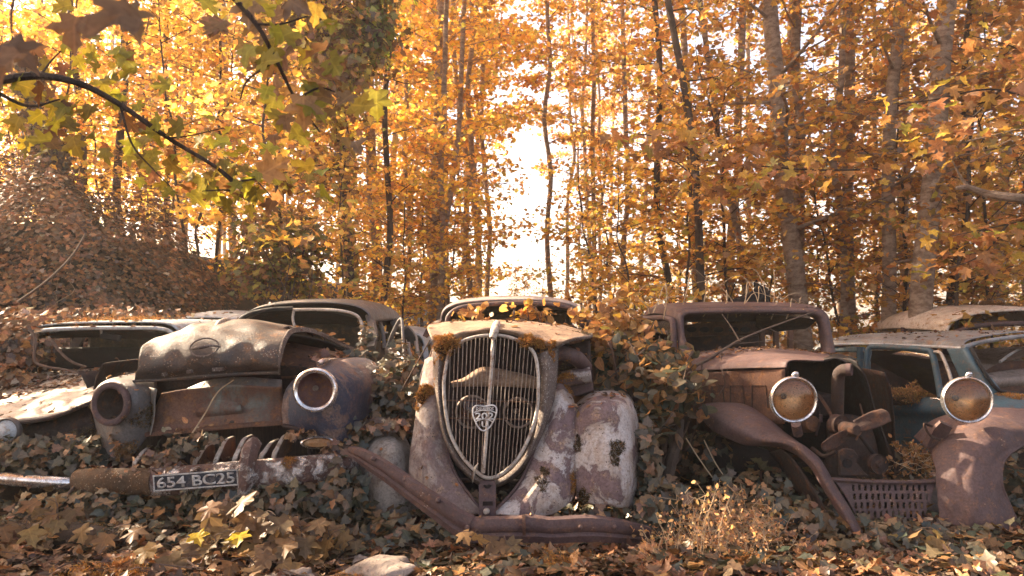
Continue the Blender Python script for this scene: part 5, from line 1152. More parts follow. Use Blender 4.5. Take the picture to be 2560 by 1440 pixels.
# ---------------------------------------------------------------- wrecks behind
E = thing('wrecked_car', 'cream roofed wreck with brown moss on top, behind the blue estate', 'car', ground_loc(2500, 8.4))
cabin(E, [(2368, 832), (2374, 815), (2392, 800), (2440, 785), (2500, 778), (2570, 776), (2660, 785), (2700, 815)], 7.8, 1.8, 0.6, {'roof': M['cream_roof'], 'pillar': M['rust_purple']}, seat=False, thick=0.02)
MB().tube([P(2385, 832, 7.74), P(2430, 817, 7.74), P(2500, 810, 7.74), P(2600, 808, 7.74)], 0.03, n=20).build('windscreen_frame', M['rust_purple'], E)
hull(E, 4.9, 6.5, 7.5, 10.3, 0.0, 0.75, M['cream_roof'])

Fc = thing('wrecked_car', 'pale bonneted car with its dark cabin half swallowed by ivy', 'car', ground_loc(150, 4.9))
rF = [R(4.3, [(-160, 1105, 4.15), (-60, 1078, 4.15), (30, 1056, 4.15), (130, 1040, 4.17), (215, 1008, 4.2), (290, 975, 4.3), (332, 962, 4.4)]), R(4.5, [(-160, 1075), (-60, 1045, 4.4), (40, 1025, 4.4), (130, 1005, 4.4), (215, 982, 4.45), (290, 962, 4.55), (336, 952, 4.65)]),
      R(4.9, [(-150, 1020), (-50, 1000), (60, 980), (150, 965), (230, 952), (300, 943), (345, 938)]), R(5.3, [(-140, 985), (-40, 965), (70, 945), (160, 935), (240, 929), (310, 925), (355, 924)]), R(5.5, [(-120, 965), (-20, 945), (80, 932), (170, 926), (250, 922), (320, 920), (362, 920)])]
hf = MB().patch(rF, 46, 26, dent=0.003, seed=41).build('hood', M['pale_hood'], Fc, solid=0.006)
MB().tube([p + Vector((0, -0.006, -0.01)) for p in rF[0]], 0.012, n=40).build('hood_lip', M['rust_dark'], hf)
MB().patch([R(4.3, [(-160, 1110), (30, 1062), (130, 1046), (215, 1014), (300, 975)]), R(4.25, [(-160, 1180), (30, 1120), (130, 1100), (225, 1090), (300, 1060)]), R(4.25, [(-160, 1240), (30, 1190), (130, 1190), (225, 1190), (300, 1160)])], 24, 14, dent=0.008, seed=42).build('front_panel', M['rust_dark'], Fc, solid=0.02)
lamp(Fc, P(18, 1076, 4.12), (0, -1, 0), 0.075, M['roof_dark'], M['roof_dark'], 0.06, 0.012, lens=M['pale_grey'], shell=M['rust_dark'], socket=False)
MB().sweep([P(-90, 1190, 3.98), P(20, 1196, 3.96), P(90, 1202, 3.95), P(150, 1206, 3.96), P(216, 1208, 4.0)], [(-0.01, -0.034), (0.02, -0.034), (0.036, -0.012), (0.036, 0.012), (0.02, 0.032), (-0.01, 0.034)], n=24).build('bumper', M['chrome'], Fc)
profF = [(60, 845), (75, 825), (120, 812), (200, 807), (300, 806), (390, 806), (425, 812), (446, 828), (456, 850)]
cabin(Fc, profF, 5.4, 1.7, 0.85, {'roof': M['pale_grey'], 'pillar': M['roof_dark']}, rz=(0, 0.012, 0.02, 0.0, -0.1))
MB().tube([P(70, 850, 5.36), P(100, 828, 5.36), P(200, 821, 5.36), P(320, 820, 5.36), P(400, 822, 5.36), P(432, 834, 5.36), P(443, 860, 5.34)], 0.016, n=40).build('windscreen_frame', M['pale_grey'], Fc)
MB().patch([R(5.45, [(80, 835), (200, 824), (320, 822), (430, 840)]), R(5.9, [(90, 852), (200, 845), (320, 850), (430, 855)])], 20, 6, dent=0.01, seed=6).build('headliner', M['rust_dark'], Fc)
mr = MB().box(P(277, 842, 5.45), (0.17, 0.03, 0.055), Matrix.Rotation(math.radians(10), 3, 'Y')).build('rear_view_mirror', M['black_in'], Fc, bevel=0.012)
MB().tube([P(262, 815, 5.44), P(253, 822, 5.43), P(254, 834, 5.44)], 0.009, n=8).build('mirror_stem', M['door_grey'], mr)
for x in (190, 300): MB().tube([P(x, 828, 6.3), P(x + 4, 925, 6.3)], 0.05).build('centre_pillar', M['black_in'], Fc)
MB().box(P(250, 905, 6.0), (1.25, 0.12, 0.26)).build('dashboard', M['black_in'], Fc, bevel=0.04)
MB().tube([P(340, 930, 5.44), P(300, 928, 5.42), P(250, 930, 5.44)], 0.01, n=8).build('wiper', M['pale_grey'], Fc)
hull(Fc, -4.5, -2.75, 4.6, 7.6, 0.05, 0.8, M['rust_dark'])

Gc = thing('wrecked_car', 'bluish white wreck showing only its roof and window past the dark bonnet', 'car', ground_loc(520, 7.6))
cabin(Gc, [(443, 830), (446, 808), (456, 798), (480, 794), (520, 793), (565, 796), (600, 803), (612, 830)], 6.9, 1.5, 0.7, {'roof': M['pale_grey'], 'pillar': M['pale_grey']}, seat=False, pillar_r=0.04)
MB().tube([P(459, 830, 6.85), P(463, 814, 6.86), P(480, 808, 6.86), P(530, 808, 6.86), P(590, 812, 6.86)], 0.02, n=20).build('windscreen_frame', M['pale_grey'], Gc)
hull(Gc, -3.4, -2.65, 6.8, 9.2, 0.0, 0.8, M['pale_grey'])
Hc = thing('wrecked_car', 'small pale wreck glimpsed in the gap behind the open saloon door', 'car', ground_loc(960, 9.4))
cabin(Hc, [(862, 862), (868, 842), (890, 835), (930, 833), (985, 832), (1030, 834), (1052, 843), (1062, 868)], 8.6, 1.6, 0.35, {'roof': M['pale_grey'], 'pillar': M['pale_grey']}, seat=False, pillar_r=0.03)
for x in (1018, 1038): MB().tube([P(x, 838, 8.5), P(x + 8, 895, 8.4)], 0.025).build('window_post', M['trim'], Hc)
MB().poly([P(870, 895, 8.55), P(876, 846, 8.55), P(1050, 846, 8.55), P(1058, 895, 8.55)], (0, .006, 0)).build('windscreen', M['glass'], Hc, smooth=False)
hull(Hc, -2.15, -1.05, 8.4, 11.0, 0.0, 0.65, M['door_grey'])
S = thing('scrap_panel', 'dark crumpled sheet metal panel standing up behind the rusty cab roof', 'scrap metal', ground_loc(1880, 8.6))
MB().patch([R(8.4, [(1800, 775), (1850, 772), (1920, 775)]), R(8.3, [(1830, 758), (1868, 752), (1921, 757)]), R(8.3, [(1862, 736), (1888, 730), (1922, 738)]), R(8.4, [(1884, 722), (1898, 716), (1920, 722)]), R(8.5, [(1890, 709), (1903, 704), (1917, 710)])], 20, 20, dent=0.03, seed=5).build('panel', M['black_in'], S, solid=0.03)
MB().box(P(1870, 790, 8.6), (0.9, 0.5, 0.3)).add([], []).build('panel_base', M['rust_dark'], S, bevel=0.06)
MB().tube([P(1850, 768, 8.6), P(1850, 1000, 8.6)], 0.06).build('prop', M['rust_dark'], S)
# ================================================================= ground cover, moss, plants, twigs
r4 = np.random.default_rng(44)


def rnd_in(n, x0, x1, y0, y1): return r4.uniform(x0, x1, n), r4.uniform(y0, y1, n)


def gnormal(x, y, e=0.05):
    return np.stack([(G(x - e, y) - G(x + e, y)) / (2 * e), (G(x, y - e) - G(x, y + e)) / (2 * e), np.ones_like(x)], 1)


def drop(n, x0, x1, y0, y1, ztop, nzmin=0.35):
    """let leaves fall on whatever lies below."""
    dg = bpy.context.evaluated_depsgraph_get()
    ps, ns = [], []
    for _ in range(n):
        o_ = Vector((r4.uniform(x0, x1), r4.uniform(y0, y1), ztop))
        hit, loc, nor, *_r = SC.ray_cast(dg, o_, Vector((0, 0, -1)))
        if hit and abs(nor.z) > nzmin and loc.z > 0.12:
            ps.append(tuple(loc + Vector((0, 0, 0.004)))); ns.append(tuple(nor * (1 if nor.z > 0 else -1)))
    return np.array(ps).reshape(-1, 3), np.array(ns).reshape(-1, 3)


bpy.context.view_layer.update()
resting = []
for (a, n, nz, pal, sz) in (
        ((-3.8, -2.3, 4.75, 5.5, 1.05), 520, 0.6, PAL_FALL, 0.035), ((-3.6, -2.2, 4.15, 5.2, 1.05), 130, 0.6, PAL_FALL, 0.03), ((-4.2, -2.9, 4.8, 5.6, 1.2), 260, 0.5, PAL_FALL, 0.05),
        ((-2.6, -1.6, 3.6, 4.1, 0.75), 260, 0.3, PAL_FALL, 0.035), ((-2.1, -1.2, 4.4, 5.6, 1.09), 420, 0.4, PAL_FALL, 0.05),
        ((1.35, 2.5, 4.95, 5.55, 1.25), 340, 0.5, PAL_FALL, 0.03), ((2.4, 4.4, 5.6, 7.6, 1.3), 260, 0.6, PAL_FALL, 0.035),
        ((-0.55, 0.8, 4.0, 5.4, 1.4), 70, 0.6, PAL_FALL, 0.05), ((-0.9, 0.75, 3.35, 4.0, 0.7), 60, 0.3, PAL_FALL, 0.035), ((-3.3, -2.0, 5.2, 7.5, 1.6), 140, 0.6, PAL_FALL, 0.04),
        ((0.3, 0.8, 3.9, 4.3, 1.0), 50, 0.4, PAL_FALL, 0.035)):
    p, nn = drop(n, *a, nz)
    if len(p): resting.append((p, nn, pal, sz))

fallen = Leaves()
for p, nn, pal, sz in resting:
    n = len(p)
    fallen.add('oval', p, nn + r4.normal(0, 0.22, (n, 3)), sz * r4.uniform(0.5, 1.5, n), palette(n, pal, r4), r4, 0.5)
for (n, x0, x1, y0, y1, kind, s0, s1, h) in ((3600, -3.2, 3.3, 2.75, 4.0, 'oval', 0.03, 0.075, 0.04), (1500, -3.2, 3.3, 2.75, 3.9, 'maple', 0.05, 0.10, 0.05), (2200, -2.6, 3.2, 2.75, 3.6, 'oval', 0.02, 0.055, 0.04), (900, 0.2, 3.2, 2.8, 3.9, 'maple', 0.05, 0.10, 0.06), (1500, -4, 5, 4, 8, 'maple_low', 0.07, 0.12, 0.05)):
    x, y = rnd_in(n, x0, x1, y0, y1)
    z = G(x, y) + r4.uniform(0.005, h, n)
    fallen.add(kind, np.stack([x, y, z], 1), gnormal(x, y) + r4.normal(0, 0.3, (n, 3)), r4.uniform(s0, s1, n), palette(n, PAL_FALL, r4), r4, 0.45)
o = fallen.build('fallen_leaves', M['leaf_ground']); tag(o, 'brown and tan fallen leaves strewn over the ground and the cars', 'leaves', kind='stuff')

stk = MB()
for _ in range(150):
    x_, y_ = r4.uniform(-3, 3.2), r4.uniform(2.8, 3.9)
    a_ = r4.uniform(0, 6.28); l_ = r4.uniform(.05, .22)
    p_ = [Vector((x_ + math.cos(a_) * l_ * t, y_ + math.sin(a_) * l_ * t, float(G(x_ + math.cos(a_) * l_ * t, y_ + math.sin(a_) * l_ * t)) + .04 + r4.uniform(0, .03))) for t in (0, .5, 1)]
    stk.tube(p_, [r4.uniform(.002, .005), .0015], seg=5)
o = stk.build('twig_litter', M['twig']); tag(o, 'thin dead twigs scattered among the fallen leaves', 'twigs', kind='stuff')
ivy = Leaves()


def ivy_ground(n, x0, x1, y0, y1, s0, s1, h, pal, kind='ivy', tilt=0.35):
    x, y = rnd_in(n, x0, x1, y0, y1)
    hh = h * (0.35 + 0.65 * (0.5 + 0.5 * np.sin(3.1 * x + 1.3) * np.cos(4.3 * y + 2 * x)))
    z = G(x, y) + r4.random(n) ** 0.7 * hh
    ivy.add(kind, np.stack([x, y, z], 1), gnormal(x, y) + r4.normal(0, tilt, (n, 3)) + [0, -0.15, 0], r4.uniform(s0, s1, n), palette(n, pal, r4), r4, 0.25)


ivy_ground(2600, -3.6, 3.8, 3.55, 4.2, 0.04, 0.07, 0.14, PAL_IVY)
ivy_ground(900, -2.4, -0.6, 3.35, 4.0, 0.04, 0.07, 0.18, PAL_IVY)
ivy_ground(800, -0.6, 1.2, 2.9, 3.45, 0.06, 0.10, 0.05, PAL_IVY)
ivy_ground(700, 0.6, 3.2, 2.9, 3.7, 0.06, 0.10, 0.10, PAL_IVY)
ivy_ground(2200, -5, 6, 4.2, 8.5, 0.06, 0.10, 0.2, PAL_IVY)
heaps = [((120, 1130, 4.08), (.36, .1, .10), 260, PAL_IVY, .06), ((40, 1150, 4.05), (.3, .14, .14), 260, PAL_IVY, .06), ((230, 1140, 4.02), (.14, .1, .12), 130, PAL_IVY, .055),
         ((445, 1120, 3.84), (.12, .06, .08), 70, PAL_IVY, .055), ((520, 1100, 3.9), (.08, .04, .04), 24, PAL_IVY, .055), ((395, 1150, 3.78), (.09, .05, .06), 50, PAL_FALL, .05),
         ((955, 1005, 4.55), (.14, .25, .24), 480, PAL_IVY, .055), ((935, 935, 5.0), (.2, .3, .07), 200, PAL_FALL, .05), ((1000, 930, 5.0), (.14, .3, .2), 260, PAL_IVY, .06), ((965, 1062, 4.12), (.2, .12, .035), 200, PAL_FALL, .05),
         ((890, 1085, 4.15), (.12, .14, .11), 220, PAL_IVY, .055), ((850, 1235, 3.85), (.12, .18, .2), 300, PAL_IVY, .06), ((1040, 1010, 4.6), (.06, .25, .3), 200, PAL_IVY, .055),
         ((1622, 1180, 4.0), (.07, .16, .30), 330, PAL_IVY, .065), ((1660, 1255, 3.95), (.16, .25, .14), 260, PAL_IVY, .07), ((1625, 1290, 3.8), (.12, .12, .12), 150, PAL_IVY, .07),
         ((20, 865, 5.35), (.42, .3, .24), 800, PAL_BANK, .06), ((-10, 950, 5.1), (.36, .25, .10), 300, PAL_BANK, .06), ((120, 795, 6.0), (.5, .3, .08), 360, PAL_BANK, .055), ((-90, 1000, 4.8), (.25, .25, .14), 200, PAL_BANK, .06), ((300, 790, 6.3), (.6, .3, .09), 420, PAL_BANK, .05),
         ((918, 855, 5.65), (.06, .15, .14), 170, PAL_IVY, .05), ((895, 885, 5.3), (.14, .2, .04), 120, PAL_IVY, .05), ((800, 895, 4.65), (.16, .1, .03), 60, PAL_FALL, .055),
         ((1900, 1230, 4.15), (.35, .3, .14), 330, PAL_IVY, .06), ((2240, 1325, 3.72), (.3, .12, .05), 130, PAL_IVY, .06), ((2000, 1290, 3.85), (.2, .2, .1), 160, PAL_IVY, .065), ((2535, 1230, 4.1), (.12, .2, .2), 200, PAL_IVY, .06), ((1780, 1130, 4.7), (.2, .3, .2), 220, PAL_IVY, .06),
         ((1220, 1260, 3.95), (.2, .08, .08), 110, PAL_IVY, .05), ((1400, 1290, 3.85), (.16, .12, .06), 110, PAL_IVY, .055), ((1510, 1290, 3.85), (.2, .12, .07), 130, PAL_IVY, .06), ((1000, 1340, 3.65), (.3, .15, .08), 240, PAL_IVY, .06), ((300, 1120, 4.02), (.06, .05, .1), 60, PAL_BANK, .045),
         ((640, 1250, 3.72), (.5, .12, .11), 420, PAL_IVY, .06), ((250, 1260, 3.75), (.4, .12, .1), 300, PAL_IVY, .06), ((760, 1085, 3.95), (.1, .06, .03), 40, PAL_FALL, .045), ((840, 1120, 3.95), (.08, .08, .05), 60, PAL_FALL, .05)]
for (c, br, n, pal, s) in heaps:
    c = np.array(tuple(P(*c)))
    u = r4.normal(0, 1, (n, 3)); u /= np.linalg.norm(u, axis=1)[:, None]
    q = u * r4.random((n, 1)) ** 0.4 * (1 + 0.25 * np.sin(7 * u[:, :1] + c[0] * 5))
    pos = c + q * np.array(br)
    pos[:, 2] = np.maximum(pos[:, 2], G(pos[:, 0], pos[:, 1]) + 0.01)
    ivy.add('ivy', pos, u * 0.5 + r4.normal(0, 0.35, (n, 3)) + [0, -0.45, 0.5], s * r4.uniform(0.6, 1.3, n), palette(n, pal, r4), r4, 0.25)
o = ivy.build('ivy', M['leaf_ivy']); tag(o, 'dark ivy and brambly creeper covering the ground and creeping over the wrecks', 'ivy', kind='stuff')
# creeper over the bank
bank = Leaves()
n = 62000
x, y = rnd_in(n, -8.6, -2.3, 5.7, 9.4)
y[:14000] = r4.uniform(7.6, 9.4, 14000)
keep = (G(x, y) > 0.12)
x, y = x[keep], y[keep]; n = len(x)
nn = gnormal(x, y)
lump = 0.10 + 0.30 * (0.5 + 0.5 * np.sin(3.3 * x + 0.5) * np.cos(3.9 * y + x)) ** 1.5 + 0.14 * np.sin(8.1 * x + 3 * y) * np.sin(7 * y - 2 * x)
hgt = np.abs(lump) * r4.random(n) ** 0.5
hgt = hgt * (1 + 1.6 * sm(y, 7.3, 8.6))
pos = np.stack([x, y, G(x, y)], 1) + nn / np.linalg.norm(nn, axis=1)[:, None] * hgt[:, None]
bank.add('ivy', pos, nn + r4.normal(0, 0.4, (n, 3)) + [0, -0.3, 0.3], r4.uniform(0.032, 0.075, n), palette(n, PAL_BANK, r4), r4, 0.3)
o = bank.build('bank_creeper', M['leaf_ivy']); tag(o, 'brown leaved creeper blanketing the bank behind the pale bonneted car', 'creeper', kind='stuff')


for i_ in range(7):
    px_, Yb = r4.uniform(120, 560), r4.uniform(6.6, 7.4)
    p0_ = Vector(((px_ - 1280) / F * Yb, Yb, float(G((px_ - 1280) / F * Yb, Yb)) + .05))
    rt = thing('bare_sprig', 'thin bare sprig poking out of the brown creeper on the bank', 'sprig', tuple(p0_), 'bare sprigs on the bank')
    m_ = MB()
    for _k in range(3):
        e_ = p0_ + Vector((r4.normal(0, .15), r4.normal(0, .1), r4.uniform(.2, .45)))
        m_.tube([p0_, (p0_ + e_) / 2 + Vector((r4.normal(0, .05), 0, 0)), e_], [.005, .002], n=6, seg=4)
    m_.build('twig', M['straw'], rt)


# ---------------------------------------------------------------- moss
def moss(label, c, br, n, pal=PAL_MOSS, size=0.016, face=(0, -0.6, 0.8), pad=None):
    """an uneven mat of fronds grown onto whatever surface lies under the footprint."""
    c = Vector(c); root = thing('moss_cushion', label, 'moss', tuple(c))
    if pad:
        g = np.zeros((10, 22, 3))
        for j in range(10):
            th_ = math.pi * (j + 0.02) / 9.04
            for i in range(22):
                ph_ = 2 * math.pi * i / 22; k_ = 1 + 0.2 * math.sin(3 * ph_ + c.x * 9) + 0.12 * math.sin(5 * ph_ + 4 * th_)
                g[j, i] = [c.x + pad[0] * k_ * math.sin(th_) * math.cos(ph_), c.y + pad[1] * k_ * math.sin(th_) * math.sin(ph_), c.z + pad[2] * math.cos(th_) * k_]
        MB().grid(g, closed_u=True).build('cushion', M['litter'], root); bpy.context.view_layer.update()
    d = Vector(face).normalized(); ux = Vector((1, 0, 0)); uy = d.cross(ux).normalized()
    ru = br[0]; rv = (abs(uy.x) * br[0] ** 2 + abs(uy.y) * br[1] ** 2 + abs(uy.z) * br[2] ** 2) ** 0.5 if False else max(abs(uy.y) * br[1], abs(uy.z) * br[2]) * 1.15
    th = max(0.008, min(br) * 0.55)
    dg = bpy.context.evaluated_depsgraph_get()
    hits = []
    phs = r4.uniform(0, 6.28, 4)
    for _ in range(420):
        a = r4.uniform(0, 6.283); rr = math.sqrt(r4.random()) * 1.25
        lim = 1 + 0.3 * math.sin(2 * a + phs[0]) + 0.22 * math.sin(3 * a + phs[1]) + 0.14 * math.sin(7 * a + phs[2])
        if rr > lim: continue
        o_ = c + ux * (ru * rr * math.cos(a)) + uy * (rv * rr * math.sin(a)) + d * 0.12
        h, loc, nor, *_x = SC.ray_cast(dg, o_, -d)
        if not h or (loc - o_).length > 0.30: continue
        if nor.dot(d) < 0: nor = -nor
        hits.append((tuple(loc), tuple(nor), max(0.15, 1 - (rr / lim) ** 2)))
    if not hits: hits = [(tuple(c), tuple(d), 1.0)]
    H_ = np.array([h[0] for h in hits]); Nn = np.array([h[1] for h in hits]); K = np.array([h[2] for h in hits])
    i = r4.integers(0, len(hits), n)
    lump = 0.6 + 0.4 * np.sin(H_[i, 0] * 90 + phs[3]) * np.sin(H_[i, 2] * 80 + H_[i, 1] * 60)
    pos = H_[i] + r4.normal(0, 0.5, (n, 3)) * max(ru, rv) * 0.09 + Nn[i] * (th * K[i] * lump * (0.3 + 0.7 * r4.random(n)))[:, None]
    lv = Leaves().add('blade', pos, r4.normal(0, 1, (n, 3)), size * r4.uniform(0.5, 1.3, n), palette(n, pal, r4, 0.28), r4, 0.3)
    lv.build('fronds', M['moss'], root)


bpy.context.view_layer.update()
UPF = (0, -0.6, 0.8)
moss('orange moss cushion on the upper corner of the grille beside the ornament, larger and sunlit', P(1116, 866, 3.985), (.095, .05, .07), 3200, face=UPF, pad=(.07, .035, .045))
moss('orange brown moss cushion over the far upper corner of the grille', P(1325, 862, 3.99), (.075, .05, .055), 2200, face=UPF, pad=(.055, .03, .03))
moss('small orange moss tuft at the edge of the bonnet flange', P(1378, 866, 3.98), (.03, .03, .045), 600, face=UPF)
moss('round orange moss cushion on the slim half of the front apron', P(1062, 990, 4.05), (.062, .04, .07), 1800, face=UPF, pad=(.05, .03, .055))
moss('moss draped over the pale flank panel above the bulging fender', P(1412, 942, 4.2), (.075, .05, .035), 1300, face=UPF)
moss('moss strip in the open flank below the bonnet flange', P(1440, 875, 4.4), (.12, .06, .03), 1100, PAL_MOSSD, face=UPF)
moss('shaggy brown moss bank on the window sill of the blue estate', P(2255, 994, 5.98), (.27, .10, .065), 3600, [((0.34, 0.16, 0.045), 4), ((0.22, 0.105, 0.035), 3), ((0.44, 0.22, 0.06), 2)], 0.026, face=UPF, pad=(.26, .09, .055))
moss('moss patch on the bonnet of the blue estate under the windscreen', P(2545, 975, 5.2), (.12, .10, .035), 1200, face=UPF)
moss('thin moss carpet along the roof of the pale bonneted car', P(300, 804, 5.65), (.34, .26, .018), 2600, face=(0, -.3, 1))
moss('brown moss sheet over the middle of the cream wreck roof', P(2500, 784, 8.2), (.22, .3, .08), 1500, [((0.14, 0.075, 0.03), 3), ((0.2, 0.1, 0.035), 2)], 0.03, face=(0, -.3, 1))
moss('dark moss tuft halfway down the bulging pale fender', P(1540, 1130, 3.80), (.045, .02, .05), 800, PAL_MOSSD, 0.02, face=(0, -1, 0))
moss('dark moss tuft on the seam beside the bulging pale fender, upper', P(1444, 1108, 3.92), (.02, .02, .035), 380, PAL_MOSSD, face=(0, -1, 0))
moss('orange moss tuft low on the seam beside the bulging pale fender', P(1430, 1205, 3.87), (.02, .02, .045), 420, PAL_MOSS, face=(0, -1, 0))
moss('round dark moss spot on the edge of the pale apron', P(1362, 1176, 3.83), (.022, .015, .022), 300, PAL_MOSSD, face=(0, -1, 0))
moss('long dark moss patch on the pale apron under the round one', P(1354, 1205, 3.80), (.03, .015, .033), 400, PAL_MOSSD, face=(0, -1, 0))
moss('ragged moss hanging under the bulging pale fender', P(1462, 1252, 3.81), (.03, .02, .05), 460, PAL_MOSSD, 0.022, face=(0, -1, 0))
moss('orange moss on the sill at the foot of the open saloon door', P(1006, 940, 5.25), (.08, .05, .085), 1300, face=UPF, pad=(.06, .04, .08))
moss('rusty moss on the inner flank of the empty headlight fender', P(345, 1045, 3.97), (.05, .03, .06), 800, PAL_MOSSD, face=(0, -1, 0))
moss('tawny moss at the foot of the empty headlight fender', P(312, 1128, 3.97), (.05, .03, .05), 700, [((0.2, 0.1, 0.03), 3), ((0.12, 0.07, 0.03), 2)], face=(0, -1, 0))
moss('moss lip along the nose of the pale bonneted car', P(200, 1050, 4.16), (.13, .06, .06), 1000, PAL_MOSSD, face=UPF)
moss('moss tuft on top of the flaking chrome bumper', P(722, 1150, 3.72), (.045, .03, .018), 400, face=UPF)
moss('orange moss mound on the ground at the picture corner before the bumper', (P(255, 1432, 3.02)), (.17, .09, .05), 2600, PAL_MOSS, 0.014, face=(0, -.3, 1))
moss('orange moss beside the big pale stone', (P(868, 1436, 3.0)), (.06, .06, .04), 900, PAL_MOSS, 0.014, face=(0, -.3, 1))
moss('orange moss hump among fallen leaves below the bent bumper', (P(1385, 1420, 3.05)), (.09, .07, .045), 1300, PAL_MOSS, 0.014, face=(0, -.3, 1))
moss('orange moss hump among fallen leaves below the vintage car', (P(1840, 1412, 3.1)), (.08, .06, .035), 1000, PAL_MOSS, 0.014, face=(0, -.3, 1))
moss('moss and grit on the slotted apron top', P(2200, 1200, 4.02), (.2, .05, .018), 900, PAL_MOSSD, 0.018, face=UPF)


# ---------------------------------------------------------------- stones and logs
def stone(label, c, br, seed, mat='stone'):
    r = np.random.default_rng(seed)
    import bmesh
    bm = bmesh.new(); bmesh.ops.create_icosphere(bm, subdivisions=5, radius=1)
    ks = r.normal(0, 1, (7, 3)); ph = r.uniform(0, 6, 7)
    cuts = [(Vector(r.normal(0, 1, 3)).normalized(), r.uniform(0.55, 0.85)) for _ in range(9)]
    for v in bm.verts:
        p = v.co.copy()
        for nrm, dd in cuts:
            e = p.dot(nrm) - dd
            if e > 0: p -= nrm * e * 0.9
        k = 1 + sum(0.035 * math.sin(2.6 * (i * 0.5 + 1) * p.dot(Vector(ks[i])) + ph[i]) for i in range(7))
        p *= k
        v.co = Vector((p.x * br[0], p.y * br[1], p.z * br[2]))
    me = bpy.data.meshes.new('stone'); bm.to_mesh(me); bm.free(); me.materials.append(M[mat])
    me.polygons.foreach_set('use_smooth', [True] * len(me.polygons))
    o = link('stone', me, None, tuple(c)); tag(o, label, 'stone')
    return o


def gz(px, Y, dz=0.0):
    x = (px - 1280) / F * Y
    return (x, Y, float(G(x, Y)) + dz)


stone('big flat pale stone at the front edge below the bent bumper', gz(960, 3.12, 0.02), (.21, .13, .075), 2)
stone('small pale stone half under leaves beside the big flat one', gz(735, 3.1, 0.0), (.13, .09, .06), 3)
stone('broken pale stone tucked beside the grey fender foot', gz(905, 3.35, 0.01), (.07, .05, .05), 5)
stone('low grey stone before the number plate', gz(655, 3.0, -0.01), (.11, .08, .05), 7)
stone('rounded stone with moss on it below the bent bumper', gz(1420, 3.0, -0.01), (.09, .06, .05), 9)
lg = thing('mossy_log', 'low mossy log lying in the leaves before the pale bonneted car', 'log', gz(160, 3.5))
MB().tube([P(-120, 1345, 3.6), P(60, 1338, 3.55), P(190, 1335, 3.5), P(345, 1352, 3.46)], [0.05, 0.062, 0.06, 0.03], seg=12, n=30).build('bole', M['bark_dark'], lg)
n = 1800
tt = r4.random(n); cpts = cr([tuple(P(-60, 1330, 3.57)), tuple(P(120, 1330, 3.52)), tuple(P(320, 1345, 3.46))], 100)
pos = cpts[(tt * 99).astype(int)] + np.stack([r4.normal(0, .01, n), r4.normal(0, .03, n), np.abs(r4.normal(.025, .02, n))], 1)
Leaves().add('blade', pos, r4.normal(0, 1, (n, 3)), 0.016, palette(n, PAL_MOSSD + [((0.24, 0.11, 0.03), 2)], r4), r4).build('moss', M['moss'], lg)


# ---------------------------------------------------------------- seedlings
def seedling(label, base, h, nl, size, pal, seed, spread=0.16, kind='maple', yellow=0, name='maple_seedling'):
    r = np.random.default_rng(seed)
    base = Vector(base); root = thing(name, label, 'seedling', tuple(base))
    t = MB(); lv = Leaves()
    top = base + Vector((r.normal(0, 0.02), r.normal(0, 0.02), h))
    t.tube([base - Vector((0, 0, 0.03)), (base + top) / 2 + Vector((0.01, 0, 0)), top], [0.004, 0.002], n=8, seg=5)
    pos, nr = [], []
    for i in range(nl):
        a = i * 2.4 + r.uniform(-0.4, 0.4); f = 0.35 + 0.65 * (i + 1) / nl
        s = base.lerp(top, f)
        e = s + Vector((math.cos(a) * spread * r.uniform(0.5, 1), math.sin(a) * spread * 0.6 * r.uniform(0.5, 1), r.uniform(-0.01, 0.04)))
        t.tube([s, (s + e) / 2 + Vector((0, 0, 0.015)), e], 0.0016, n=6, seg=4)
        pos.append(tuple(e)); nr.append((r.normal(0, 0.25), -0.55 + r.normal(0, 0.2), 0.8))
    t.build('stem', M['twig'], root)
    col = palette(nl, pal, r, 0.12)
    for j in range(yellow): col[-1 - j] = (0.62, 0.42, 0.03)
    sp = r.uniform(-0.9, 0.9, nl) + math.pi
    lv.add(kind, np.array(pos), np.array(nr), size * r.uniform(0.75, 1.2, nl), col, r, 0.2, spin=sp, seed=seed)
    lv.build('leaves', M['leaf_near'], root)


SEEDS = [((585, 3.45), .27, 9, .135, 'tallest maple seedling, broad tan leaves just below the number plate', 0), ((690, 3.45), .22, 7, .12, 'maple seedling with tan leaves below the upright overrider', 0), ((540, 3.3), .13, 6, .10, 'low maple seedling bearing one bright yellow leaf', 2), ((755, 3.4), .24, 8, .12, 'maple seedling under the flaking end of the dark saloon bumper', 0),
         ((830, 3.45), .17, 7, .11, 'maple seedling against the dull grey fender', 0), ((440, 3.2), .08, 5, .13, 'flat spreading maple seedling with dark tan leaves before the number plate', 0), ((640, 3.15), .08, 6, .12, 'squat maple seedling beside the low grey stone', 0), ((140, 3.5), .22, 8, .12, 'maple seedling below the slim chrome bumper', 0), ((270, 3.4), .12, 6, .11, 'maple seedling by the mossy log end', 0),
         ((1215, 3.2), .16, 3, .11, 'two pale maple leaves on a stalk before the bent bumper', 0), ((1255, 3.22), .14, 3, .10, 'small maple sprig beside the pale leaves at the bumper', 0), ((2045, 3.8), .17, 7, .11, 'maple seedling in the shade under the swept fender', 0), ((2275, 3.62), .12, 6, .075, 'maple seedling in front of the slotted apron', 0), ((2420, 3.5), .07, 6, .085, 'low maple seedling under the broad fender', 0),
         ((720, 3.3), .14, 6, .12, 'maple seedling with drooping leaves between stones and bumper', 0), ((60, 3.45), .14, 6, .12, 'maple seedling at the outer end of the chrome bumper', 0), ((1890, 3.85), .15, 6, .10, 'pale maple seedling beside the brake rod', 0)]
for i, ((px, Y), h, nl, sz, lab, ye) in enumerate(SEEDS):
    seedling(lab, gz(px, Y), h, nl, sz, PAL_SEED, 300 + i, yellow=ye)

